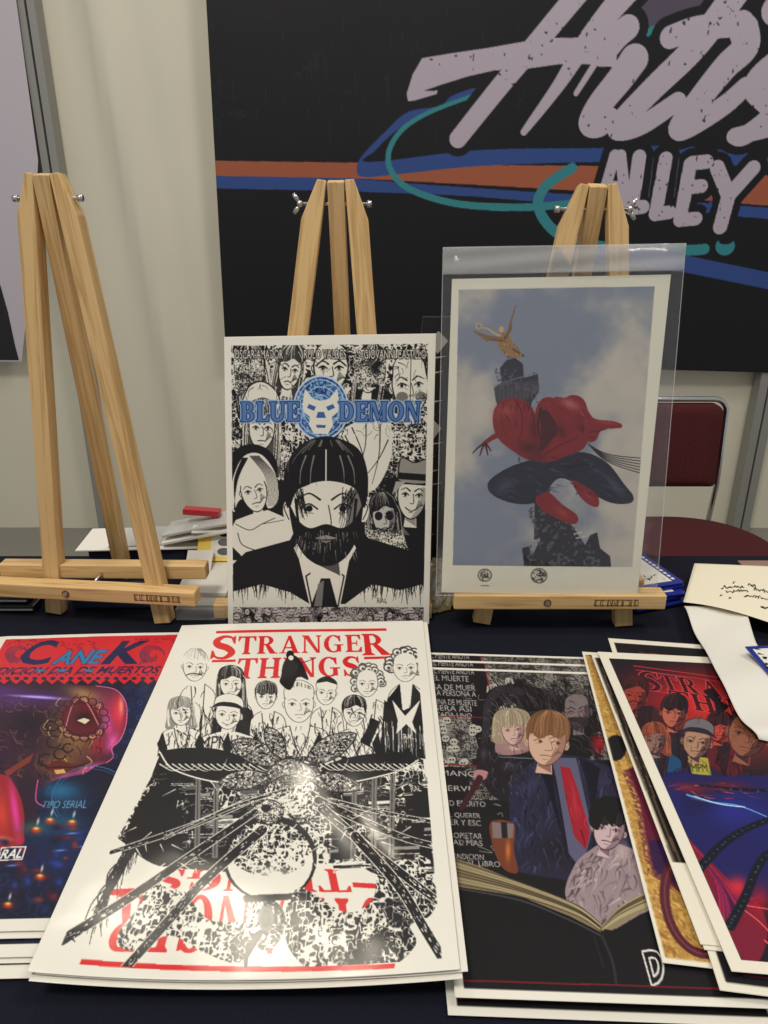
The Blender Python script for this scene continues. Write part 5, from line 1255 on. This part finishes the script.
# ---- the big booth banner
BY = 2.80
bo = np.array([-.594, BY, .735]); bu = np.array([1, 0, -.030]); bv = np.array([.024, 0, 1.])
BN = Sheet(bo + bv * 1.66, bo + bv * 1.66 + bu * 2.35, bo + bu * 2.35, bo, lambda a, b: .003 * np.sin(a * 17 + b * 2) * (1 - b * .3))
def art_bn():
    C = Canvas(BN, 820, 600, ref=(500, 180), bg=(27, 26, 30)); K = (27, 26, 30)
    LV, OR, BL, TL = (184, 172, 186), (164, 92, 66), (52, 78, 140), (56, 134, 142)
    C.ink([(200, -60), (900, -60), (900, 150), (200, 150)], .93, 20, 40, 3, dark=K, lightc=(33, 33, 40), stretch=3)
    for k in range(40): x = R.uniform(215, 520); y = R.uniform(0, 140); C.line([(x, y), (x + 1, y + R.uniform(4, 22))], (40, 42, 56), 1, .3)
    C.fill([(200, 160.5), (350, 162.5), (500, 165), (620, 166), (900, 184), (900, 214), (760, 205), (620, 193), (500, 186), (350, 178), (200, 175.5)], OR)
    C.fill([(200, 175.5), (350, 178), (420, 184), (520, 191), (620, 197), (760, 207), (900, 215), (900, 236), (760, 218), (600, 207), (470, 196), (350, 191), (200, 188)], BL)
    # swoops
    C.fill([(357, 170), (362, 156), (385, 132), (408, 112), (440, 106), (452, 96), (476, 88), (470, 98), (430, 112), (400, 128), (376, 150), (370, 162), (480, 150), (600, 148), (680, 146), (760, 156), (768, 166), (700, 164), (600, 162), (480, 166), (400, 174), (364, 177)], BL, sm=True)
    C.line([(478, 94), (430, 112), (402, 130), (389, 152), (392, 172), (412, 190), (460, 204), (530, 207), (600, 200)], TL, 3.5, 8)
    C.line([(572, 168), (548, 184), (538, 202), (546, 222), (566, 238), (600, 246), (640, 250), (690, 250), (704, 249)], TL, 10, 11)
    C.line([(600, 206), (700, 206)], K, 0.1)
    C.fill([(560, 246), (660, 246), (690, 256), (768, 272), (900, 300), (900, 324), (768, 289), (684, 272), (560, 258)], BL)
    # teal and violet accents top right
    C.fill([(640, 8), (652, -20), (730, -20), (716, 4), (692, 20), (668, 32), (650, 30)], (86, 78, 96)); C.line([(650, 32), (668, 24), (676, 18)], TL, 5)
    C.line([(640, 40), (652, 30), (664, 28)], TL, 6)
    def z2(p): return [(400 + x / 2.954, y / 2.954) for x, y in p]
    def z1(p): return [(508 + x / 2.954, y / 2.954) for x, y in p]
    sweep = z2([(24, 298), (20, 278), (38, 220), (66, 172), (150, 158), (260, 142), (372, 122), (455, 112), (600, 112), (640, 150), (640, 200), (560, 190), (470, 190), (370, 204), (280, 208), (200, 226), (130, 248), (70, 268), (112, 268), (108, 278), (40, 298)])
    strokes = [(z2([(560, -60), (410, 120), (300, 250), (172, 410)]), 19.5, 17), (z2([(700, -60), (560, 110), (470, 250), (366, 390)]), 24, 6.5),
               (z2([(645, 80), (600, 150), (520, 276)]), 8, 5), (z2([(672, 82), (640, 110), (600, 160)]), 22, 22),
               (z1([(372, 176), (330, 235), (270, 310), (243, 362), (266, 372), (300, 350)]), 27, 20),
               (z1([(700, -60), (560, 130), (430, 260), (332, 362), (336, 384), (400, 366), (500, 300)]), 25, 17),
               (z1([(480, 110), (560, 84), (690, 70)]), 20, 22), (z1([(696, 90), (700, 140), (640, 200), (560, 300), (506, 376), (540, 372), (640, 310), (700, 256)]), 27, 17),
               (z1([(900, 130), (780, 200), (730, 260), (780, 330), (700, 400), (668, 402)]), 28, 15), (z1([(790, 30), (860, 10)]), 26, 30), (z1([(690, 60), (712, 60)]), 10, 8),
               (z1([(668, 402), (760, 380), (900, 330)]), 15, 20)]
    for p, a, b in strokes: C.line(p, K, a + 17, b + 15)
    C.line(sweep + [sweep[0]], K, 15, sm=False)
    # ALLEY with its black surround
    def q4(p): return [(580 + x / 4.085, 100 + y / 4.085) for x, y in p]
    al = [([(70, 470), (128, 215), (178, 212), (196, 456)], None)]
    A_ = [q4([(142, 226), (112, 330), (70, 460)]), q4([(166, 226), (178, 340), (186, 440)]), q4([(110, 352), (180, 356)])]
    L1 = [q4([(242, 232), (212, 440)]), q4([(212, 442), (256, 436)])]
    L2 = [q4([(350, 240), (308, 466)]), q4([(308, 466), (364, 458)])]
    E_ = [q4([(450, 262), (408, 490)]), q4([(456, 258), (516, 252)]), q4([(434, 356), (494, 352)]), q4([(408, 490), (472, 484)])]
    Y_ = [q4([(560, 276), (606, 390)]), q4([(706, 278), (606, 390)]), q4([(606, 390), (572, 518)])]
    W_ = {id(A_): 11, id(L1): 13.5, id(L2): 13.5, id(E_): 13.5, id(Y_): 14.5}
    for g in (A_, L1, L2, E_, Y_):
        for p in g: C.line(p, K, W_[id(g)] + 15, sm=False)
    C.fill(q4([(540, 430), (524, 462), (512, 460), (534, 400)]), BL)
    for x0, x1 in ((300, 280), (404, 384)): C.line(q4([(x0, 236), (x1, 396)]), (80, 80, 96), .9, sm=False)
    for g in (A_, L1, L2, E_, Y_):
        for p in g: C.line(p, LV, W_[id(g)], sm=False)
    C.fill(sweep, LV)
    for p, a, b in strokes: C.line(p, LV, a, b)
    # gaps the brush leaves open
    for p in (z2([(372, 204), (466, 190), (330, 360), (300, 330)]),): pass
    C.oval(725, 246, 10, 9, TL, -30); C.oval(727, 238, 9, 6, K, -20)
    # worn flecks in the lettering
    h, w_ = C.h, C.w; n = vnoise(h, w_, 7, 9, 5, 2); d = vnoise(h, w_, 90, 90, 6, 2); mk = (n > .82) & (d > .45) & (np.abs(C.im - np.array(LV)).sum(2) < 6)
    C.im[mk] = np.array((60, 54, 64), np.float32)
    return C.out()
ART['bn'] = art_bn()
# ------------------------------------------------------------------ prints, sleeves, papers, banner
def put(name, sheet, art, mat, label, cat, group=None, th=.0005):
    me = sheet.mesh(name, ART[art] if art else None, th=th)
    o = link_mesh(name, me, M[mat]); tag(o, label, cat, group); return o
def more(o, n, step, zs, labels, group, rots=None):
    for i in range(n):
        c = o.copy(); COL.objects.link(c); c.location = (step[i][0], step[i][1], -zs * (i + 1)); tag(c, labels[i]); c['group'] = group
bn = put('booth_banner', BN, 'bn', 'vinyl', 'big black banner with pale brush lettering and orange and blue stripes on the wall', 'banner', th=.001)
ck = put('art_print', CK, 'ck', 'gloss', 'violet and magenta print with red scalloped heading, topmost of the left pile', 'print', 'prints in the left pile')
more(ck, 4, [(-.001, -.004), (.004, -.016), (-.006, -.019), (.003, -.028)], .0018, ['second print down in the left pile, white edge just below the top one', 'third print down in the left pile, greyish edge showing', 'fourth print down in the left pile, near the bottom', 'lowest print of the left pile, reaching furthest forward on the cloth'], 'prints in the left pile')
st = put('art_print', ST, 'st', 'gloss', 'glossy black and white print with red serif title, topmost of the middle pile', 'print', 'prints in the middle pile')
more(st, 2, [(.0050, .0003), (.0015, -.0028)], .0022, ['second print in the middle pile, its edge showing under the glossy top one', 'lowest print of the middle pile, sticking out a little at the front'], 'prints in the middle pile')
dn = put('art_print', DN, 'dn', 'satin', 'dark print of suited man above an open book, topmost of its pile', 'print', 'dark prints with the open book')
more(dn, 3, [(.001, .018), (-.001, .036), (-.0045, -.006)], .0024, ['second dark book print down, its top edge showing behind the upper one', 'third dark book print down, top edge furthest back', 'lowest dark book print, corner showing at front left of its pile'], 'dark prints with the open book')
put('art_print', RA, 'ra', 'satin', 'gold print with maroon curved letter, showing between dark book print and right pile', 'print')
put('art_print', RD_, 'rd', 'satin', 'black print with white border reaching furthest back and front under the right pile', 'print')
rb = put('art_print', RB, 'rb', 'satin', 'black sheet with gilt lines beside the gold print, upper of two', 'print', 'sheets with fine gilt lines')
more(rb, 1, [(.0015, -.003)], .0010, ['black sheet with gilt lines, lower of two, edge showing in front'], 'sheets with fine gilt lines')
put('art_print', RC, 'rc', 'satin', 'red and blue print with outlined red title, topmost of the right pile', 'print')
put('art_print', BD, 'bd', 'satin', 'black and white comic cover print with blue title disc standing on the centre easel', 'print')
put('art_print', SP, 'sp', 'matte', 'print of cloudy sky, column and leaping red and navy figure on the right easel', 'print')
# clear sleeve round the print on the right easel
def sleeve():
    root = empty('plastic_sleeve', pr); tag(root, 'clear plastic sleeve with frosted top flap around the sky print', 'sleeve')
    tl, tr_, br, bl = [at_plane(u, v, pr, nr) for u, v in ((443, 247.5), (685, 243.5), (655, 597.5), (436, 594.5))]
    fl_l, fl_r = [at_plane(u, v, pr, nr) for u, v in ((442.6, 275), (682.5, 271))]
    n = nr
    def pane(name, q, off, mat):
        S = Sheet(*[p + n * off for p in q], lambda a, b: .0006 * np.sin(a * 7 + b * 9)); me = S.mesh(name, None, 12, 16, .0001)
        return link_mesh(name, me, M[mat], root)
    pane('front_film', (tl, tr_, br, bl), .0022, 'film'); pane('back_film', (tl, tr_, br, bl), -.0016, 'film')
    pane('flap', (tl, tr_, fl_r, fl_l), .0034, 'flap')
    for a, b in ((tl, bl), (tr_, br), (bl, br)):
        from_bm('seam', tube_bm([a + n * .0024, b + n * .0024], .0005, 6), M['flap'], root)
sleeve()
# left wall banner: pale with a black lower field
def left_banner():
    y = WY - .06
    P3 = lambda u, v: at_y(u, v, y)
    root = empty('hanging_banner', P3(-60, 361)); tag(root, 'pale lilac banner with black lower corner hanging at the far left', 'banner')
    pts = [(-230, -120), (9, -120), (16, 0), (38, 160), (34, 250), (21.5, 361.5), (-190, 361.5)]
    q = [P3(*p) for p in pts]; bm = prism_bm([(p.x, p.z) for p in q], y, y + .002)
    m = plain('lilac_vinyl', (196, 188, 196), .6); from_bm('sheet', bm, m, root)
    q = [P3(*p) for p in [(-190, 210), (-40, 225), (0, 284), (8, 312), (15, 345), (19, 360), (-188, 360)]]
    from_bm('black_field', prism_bm([(p.x, p.z) for p in q], y - .0015, y - .0003), M['black'], root)
left_banner()

# ---------------- right-hand clutter
def card_stack():
    g = 'blue bordered cards stacked behind the right easel'
    def card(i, dx, dy, rz, z, label):
        root = empty('illustrated_card', (.322 + dx, .874 + dy, z), rz); tag(root, label, 'card', g)
        w_, h = .082, .118
        pts = []
        for (cx_, cy, a0) in ((w_ / 2 - .004, h / 2 - .004, 0), (-w_ / 2 + .004, h / 2 - .004, 90), (-w_ / 2 + .004, -h / 2 + .004, 180), (w_ / 2 - .004, -h / 2 + .004, 270)):
            for k in range(5): t = math.radians(a0 + 90 * k / 4); pts.append((cx_ + .004 * math.cos(t), cy + .004 * math.sin(t)))
        mx = root.matrix_basis.copy(); mx = Matrix.LocRotScale(root.location, root.rotation_euler, None)
        from_bm('card_body', prism_bm(pts, 0, .0022, 'z'), M['cardblue'], root, mx)
        from_bm('picture', prism_bm([(-w_ / 2 + .009, -h / 2 + .008), (w_ / 2 - .013, -h / 2 + .008), (w_ / 2 - .013, h / 2 - .008), (-w_ / 2 + .009, h / 2 - .008)], .0022, .0026, 'z'), M['paper'], root, mx)
        if i == 0:
            bm = bmesh.new(); r = random.Random(2)
            for k in range(46):
                x = r.uniform(-.030, .024); y = r.uniform(-.048, .048); a = r.uniform(0, 3.1); L_ = r.uniform(.003, .010); ww = r.uniform(.0006, .002)
                c, s_ = math.cos(a), math.sin(a)
                vs = [(x - s_ * ww, y + c * ww), (x + c * L_, y + s_ * L_), (x + s_ * ww, y - c * ww)]
                bm.faces.new([bm.verts.new((px, py, .0028)) for px, py in vs])
            from_bm('line_drawing', bm, M['ink'], root, mx)
            bm = bmesh.new()
            for k in range(12): box_bm((w_ / 2 - .010, -.048 + k * .008, .0022), (w_ / 2 - .006, -.043 + k * .008, .0025), bm)
            from_bm('side_lettering', bm, M['paper'], root, mx)
    r = random.Random(9)
    names = ['topmost blue bordered card with black line drawing, behind the right easel', 'second card from the top in the blue stack', 'third card from the top in the blue stack', 'fourth card from the top in the blue stack', 'fifth card from the top in the blue stack', 'sixth card from the top in the blue stack', 'bottom card of the blue stack behind the right easel']
    for i, nm in enumerate(names): card(i, 0 if i < 2 else r.uniform(-.004, .006), (.0, -.002, -.012, -.014, -.010, -.016, -.013)[i], math.radians(16 + (0, 1, -3, 2, -4, 3, -2)[i]), T + .0010 + (6 - i) * .0036, nm)
card_stack()

def curved_sheet(name, q, lift, mat, label, cat, th=.0004, n=(40, 40)):
    S = Sheet(*q, lift); me = S.mesh(name, None, n[0], n[1], th); o = link_mesh(name, me, M[mat]); tag(o, label, cat); return o, S
zq = T + .012
yo, YS = curved_sheet('note_sheet', (at_z(694, 566, T + .012), at_z(850, 572, T + .012), at_z(850, 638, T + .022), at_z(683, 604, T + .022)),
    lambda a, b: .005 * np.sin(a * 5.0 + .6) * b + .004 * (1 - b), 'yellow', 'cream ruled note sheet with handwriting at the right edge of the table', 'paper')
def notes():
    bm = bmesh.new(); r = random.Random(6)
    def stroke(px, w_=.0007):
        q = YS.inv(np.array(px)); p = YS.pos(q[:, 0], q[:, 1]) + YS.n * .0006
        for i in range(len(p) - 1):
            a, b = Vector(p[i]), Vector(p[i + 1]); d = (b - a); s_ = d.cross(Vector(YS.n)).normalized() * w_
            bm.faces.new([bm.verts.new(v) for v in (a - s_, a + s_, b + s_, b - s_)])
    def word(x, y, n, dx=2.6, dy=.25, h=2.2, w_=.0006):
        for k in range(n):
            x0 = x + k * dx; y0 = y + k * dy; stroke([(x0, y0 + r.uniform(-h, h) / 2), (x0 + dx * .4, y0 + r.uniform(-h, h)), (x0 + dx * .9, y0 + r.uniform(-h, h) / 2)], w_)
    word(721, 588, 9, 2.6, -.15); word(748, 586, 3, 2.6, .1, 3)
    word(726, 591, 8, 2.8, .1); word(754, 590, 6, 2.8, .5, 3)
    word(744, 595, 9, 2.8, .6, 3); word(720, 596, 1); word(729, 599, 1); word(761, 607, 4, 2.4, .4, 1.6, .0012); word(733, 583, 1)
    from_bm('handwriting', bm, M['ink'], yo)
notes()
# long white paper curling over the right-hand prints
def strip():
    pl = [(684, 606), (693, 628), (708, 655), (722, 683), (742, 718), (759, 740)]; pr_ = [(745, 606), (752, 632), (766, 655), (790, 690), (820, 725), (850, 752)]
    zz = [T + .020, T + .022, T + .031, T + .034, T + .031, T + .024]
    L_ = [at_z(*p, z) for p, z in zip(pl, zz)]; R_ = [at_z(*p, z) for p, z in zip(pr_, zz)]
    La = spline([tuple(v) for v in L_], 8); Ra = spline([tuple(v) for v in R_], 8); K = 25
    def S_(a, b, q=(len(La) - 1)):
        f = b * q; i0 = np.minimum(f.astype(int), q - 1); f = f - i0; a = a[:, None]; f = f[:, None]
        p = (La[i0] * (1 - f) + La[i0 + 1] * f) * (1 - a) + (Ra[i0] * (1 - f) + Ra[i0 + 1] * f) * a
        p[:, 2] += .0016 * np.sin(b * 15) + .0012 * np.sin(a[:, 0] * 4 + b * 22) - .001 * np.sin(a[:, 0] * math.pi); return p
    S = Sheet(L_[0], R_[0], R_[-1], L_[-1]); S.pos = lambda a, b: S_(np.asarray(a, float), np.asarray(b, float)); S.n = np.array([0, 0, 1.])
    o = link_mesh('wrapping_paper', S.mesh('wrapping_paper', None, 24, 60, .0004), M['paper']); tag(o, 'long white paper sheet curling over the right pile of prints', 'paper')
strip()
# small blue bordered card on the white paper
def small_card():
    z = T + .0375; root = empty('illustrated_card', at_z(770, 655, z), 0); tag(root, 'single blue bordered card lying on the white paper at the right edge', 'card')
    c = [at_z(745, 646.5, z), at_z(790, 644, z), at_z(822, 676, z), at_z(769, 675, z)]
    from_bm('card_body', prism_bm([(p.x, p.y) for p in c], z - .001, z, 'z'), M['cardblue'], root)
    m = sum(c, Vector()) / 4; c2 = [m + (p - m) * .78 for p in c]
    from_bm('picture', prism_bm([(p.x, p.y) for p in c2], z, z + .0004, 'z'), M['paper'], root)
    bm = bmesh.new(); r = random.Random(12)
    for k in range(22):
        t, u = r.random(), r.random(); p = (c2[0] * (1 - t) + c2[1] * t) * (1 - u) + (c2[3] * (1 - t) + c2[2] * t) * u; a = r.uniform(0, 6)
        bm.faces.new([bm.verts.new((p.x + .004 * math.cos(a + q), p.y + .003 * math.sin(a + q), z + .0006)) for q in (0, 1.2, 3.3)])
    from_bm('line_drawing', bm, M['ink'], root)
small_card()
o = from_bm('leaflet', box_bm((.495, .895, T + .002), (.62, .935, T + .004)), plain('pink_leaflet', (150, 116, 104), .5)); tag(o, 'brownish leaflet showing behind the note sheet at the right edge', 'leaflet')

# ---------------- clutter between the easels and the wall
def bag():
    root = empty('gift_bag', (.078, .948, T)); tag(root, 'tall narrow black paper bag with pale leaf print between the two standing prints', 'bag')
    bm = bmesh.new(); x0, x1, y0, y1, h = .040, .120, .925, .955, .335
    lv = [(0, 0), (.5, .002), (1, -.008)]
    rings = [[bm.verts.new(v) for v in ((x0 - e, y0 - e, T + .001 + h * t), (x1 + e, y0 - e, T + .001 + h * t), (x1 + e, y1 + e, T + .001 + h * t), (x0 - e, y1 + e, T + .001 + h * t))] for t, e in lv]
    for a, b in zip(rings, rings[1:]):
        for i in range(4): bm.faces.new([a[i], a[(i + 1) % 4], b[(i + 1) % 4], b[i]])
    bm.faces.new(rings[0][::-1]); bm.faces.new(rings[-1]); from_bm('bag_body', bm, M['black'], root)
    m = plain('pale_print', (170, 168, 160), .6); bm = bmesh.new(); r = random.Random(3)
    for k in range(16):
        z = T + .03 + k * .0185; x = r.uniform(x0 + .004, x0 + .018); w_ = r.uniform(.012, .026)
        if k in (4, 9, 15): hh = .014
        else: hh = .0012
        vs = [(x, z), (x + w_ * .5, z - hh), (x + w_, z + .002), (x + w_ * .5, z + hh)]
        bm.faces.new([bm.verts.new((px, y0 - .0034, pz)) for px, pz in vs])
    from_bm('leaf_print', bm, m, root)
bag()
def cello():
    # crumpled gold cellophane between the two right-hand easels
    bm = bmesh.new(); bmesh.ops.create_icosphere(bm, subdivisions=4, radius=1); r = random.Random(5)
    dirs = [(Vector((r.uniform(-1, 1), r.uniform(-1, 1), r.uniform(-1, 1))).normalized(), r.uniform(5, 13), r.uniform(0, 6)) for _ in range(14)]
    for v in bm.verts:
        n = v.co.normalized(); d = 1 + sum(.10 * abs(math.sin(n.dot(a) * f + ph)) for a, f, ph in dirs) - .6
        v.co = Vector((n.x * .020 * d, n.y * .018 * d, max(n.z * .030 * d, -.0205)))
    o = from_bm('cellophane_wrap', bm, M['cello'], None, Matrix.Translation((.062, .812, T + .022))); tag(o, 'crumpled gold cellophane beside the left end of the right easel', 'wrapper')
cello()
def flat(name, pts, z0, z1, mat, label, cat, group=None, parent=None):
    o = from_bm(name, prism_bm(pts, z0, z1, 'z'), mat, parent)
    if label: tag(o, label, cat, group)
    return o
def pxz(pts, z): return [(at_z(u, v, z).x, at_z(u, v, z).y) for u, v in pts]
def back_clutter():
    # white stack of sleeved sheets behind the left and centre easels
    z = T + .001
    for i in range(4):
        zt = z + .0045 * (i + 1); d = (.0, .002, -.002, .001)[i]
        flat('paper_stack', [(-.258 + d, .812 + d), (-.196 + d, .812 - d), (-.196 - d, .930), (-.262 + d, .930)], zt - .0042, zt, M['paper'], ['lowest white packet beside the left easel foot', 'second white packet up beside the left easel foot', 'third white packet up beside the left easel foot', 'topmost white packet beside the left easel foot'][i], 'packet', 'white packets behind the left easel')
    # folded navy shirt behind the left easel
    o = from_bm('folded_shirt', box_bm((-.405, .914, T + .001), (-.270, .958, T + .031)), M['navy'], bevel=.008, seg=4); tag(o, 'folded navy shirt behind the left easel rails', 'shirt')
    o = from_bm('folded_cloth', box_bm((-.385, .802, T + .001), (-.275, .845, T + .020)), M['navy'], bevel=.006, seg=4); tag(o, 'folded navy cloth low between the left easel legs', 'cloth')
    # papers and boards heaped on top
    def board(c, size, rz, z, tilt, mat, name, label, cat, th=.003, tx=0):
        w_, d = size
        mx = Matrix.Translation((c[0], c[1], z)) @ Euler((tx, tilt, rz)).to_matrix().to_4x4()
        o = from_bm(name, box_bm((-w_ / 2, -d / 2, 0), (w_ / 2, d / 2, th)), mat, None, mx); tag(o, label, cat); return o
    board((-.335, .945), (.165, .075), .05, T + .0325, 0, M['paper'], 'paper_sheet', 'white paper sheet lying on the folded navy shirt', 'paper', .0015)
    board((-.318, .950), (.120, .065), .12, T + .0345, 0, M['paper_grey'], 'paper_sheet', 'greyish paper sheet on top of the white one behind the left easel', 'paper', .0015)
    o = from_bm('storage_box', box_bm((-.268, .934, T + .001), (-.150, .958, T + .040)), plain('box_card', (70, 70, 70), .7), bevel=.002); tag(o, 'low dark box behind the white packets', 'box')
    for i, (dy, dz, m, lb) in enumerate(((0, .0, 'paper', 'lower white foam board sloping up to the right behind the left easel'), (.006, .011, 'paper_grey', 'upper grey foam board sloping up to the right behind the left easel'))):
        board((-.222, .936 + dy), (.16, .05), .0, T + .054 + dz * .8, -.20, M[m], 'foam_board', lb, 'board', .003)
    board((-.252, .950), (.05, .014), -.05, T + .068, .06, M['red'], 'red_notebook', 'small red notebook lying on the heap of boards', 'notebook', .008)
    board((-.230, .925), (.06, .02), .1, T + .056, 0, M['paper'], 'paper_sheet', 'crumpled white slip under the sloping foam boards', 'paper', .002, .15)
    # yellow sticker sheet with black ovals
    root = empty('sticker_sheet', (-.222, .900, T + .022)); tag(root, 'yellow sticker sheet with black oval labels leaning behind the centre easel', 'stickers')
    rx = math.radians(52); mx = Matrix.Translation((-.222, .900, T + .022)) @ Euler((rx, 0, 0)).to_matrix().to_4x4()
    from_bm('backing', box_bm((-.030, -.002, 0), (.030, .048, .001)), M['sticker_yellow'], root, mx)
    from_bm('white_panel', box_bm((-.012, .004, .001), (.012, .044, .0014)), M['paper'], root, mx)
    for k in range(3):
        from_bm('oval_label', prism_bm([(.006 + .009 * math.cos(t / 12 * 6.283), +.011 + k * .0128 + .0052 * math.sin(t / 12 * 6.283)) for t in range(12)], .0014, .0019, 'z'), M['black'], root, mx)
    # white card beside it
    mx = Matrix.Translation((-.262, .876, T + .0215)) @ Euler((math.radians(30), 0, .02)).to_matrix().to_4x4()
    o = from_bm('white_card', box_bm((-.0, -.008, 0), (.034, .028, .001)), M['paper'], None, mx); tag(o, 'plain white card leaning beside the yellow stickers', 'card')
    # rolled blue cloth behind the centre print
    path = [(-.186, .845, T + .0185), (-.184, .855, T + .045), (-.183, .865, T + .072)]
    o = from_bm('rolled_cloth', tube_bm(path, [.013, .015, .011], 16), M['teal'], smooth=True); tag(o, 'rolled blue cloth standing against the left side of the centre print', 'cloth')
    # white folded paper under it
    flat('paper_stack', [(-.190, .802), (-.164, .802), (-.164, .930), (-.192, .930)], T + .001, T + .018, M['paper'], 'thick white packet under the blue roll behind the centre easel', 'packet')
    # clear plastic box by the left easel foot
    bm = box_bm((-.250, .776, T + .001), (-.190, .806, T + .016)); o = from_bm('clear_case', bm, M['box_clear'], bevel=.001); tag(o, 'flat clear plastic case at the front of the white packets', 'case')
    # far left dark items and striped paper
    for i, (x0, x1, y0, y1, z0, z1, lb) in enumerate(((-.60, -.428, .795, .86, .001, .010, 'lower dark case at the left edge behind the empty easel'), (-.59, -.436, .80, .855, .0105, .019, 'upper dark case at the left edge behind the empty easel'))):
        o = from_bm('dark_case', box_bm((x0, y0, T + z0), (x1, y1, T + z1)), M['black'], bevel=.002); tag(o, lb, 'case', 'dark cases at the left edge')
        o2 = from_bm('trim_line', box_bm((x0 + .002, y0 - .0006, T + z0 + .003), (x1 - .002, y0 + .001, T + z0 + .005)), M['paper_grey'], o)
    root = empty('striped_paper', (-.43, .815, T)); tag(root, 'small white paper flap with red stripes beside the left foot of the empty easel', 'paper')
    a = at_y(26, 592, .82); b = at_y(39, 592, .82); c = at_y(38, 598, .82); d = at_y(23.5, 613, .82)
    from_bm('flap', prism_bm([(p.x, p.z) for p in (a, b, c, d)], .82, .8206), M['paper'], root)
    for t in (.45, .8):
        p = a.lerp(b, t); q = d.lerp(c, t); from_bm('red_stripe', prism_bm([(p.x, p.z), (p.x + .0018, p.z), (q.x + .0014, q.z), (q.x, q.z)], .8194, .8199), M['red'], root)
back_clutter()
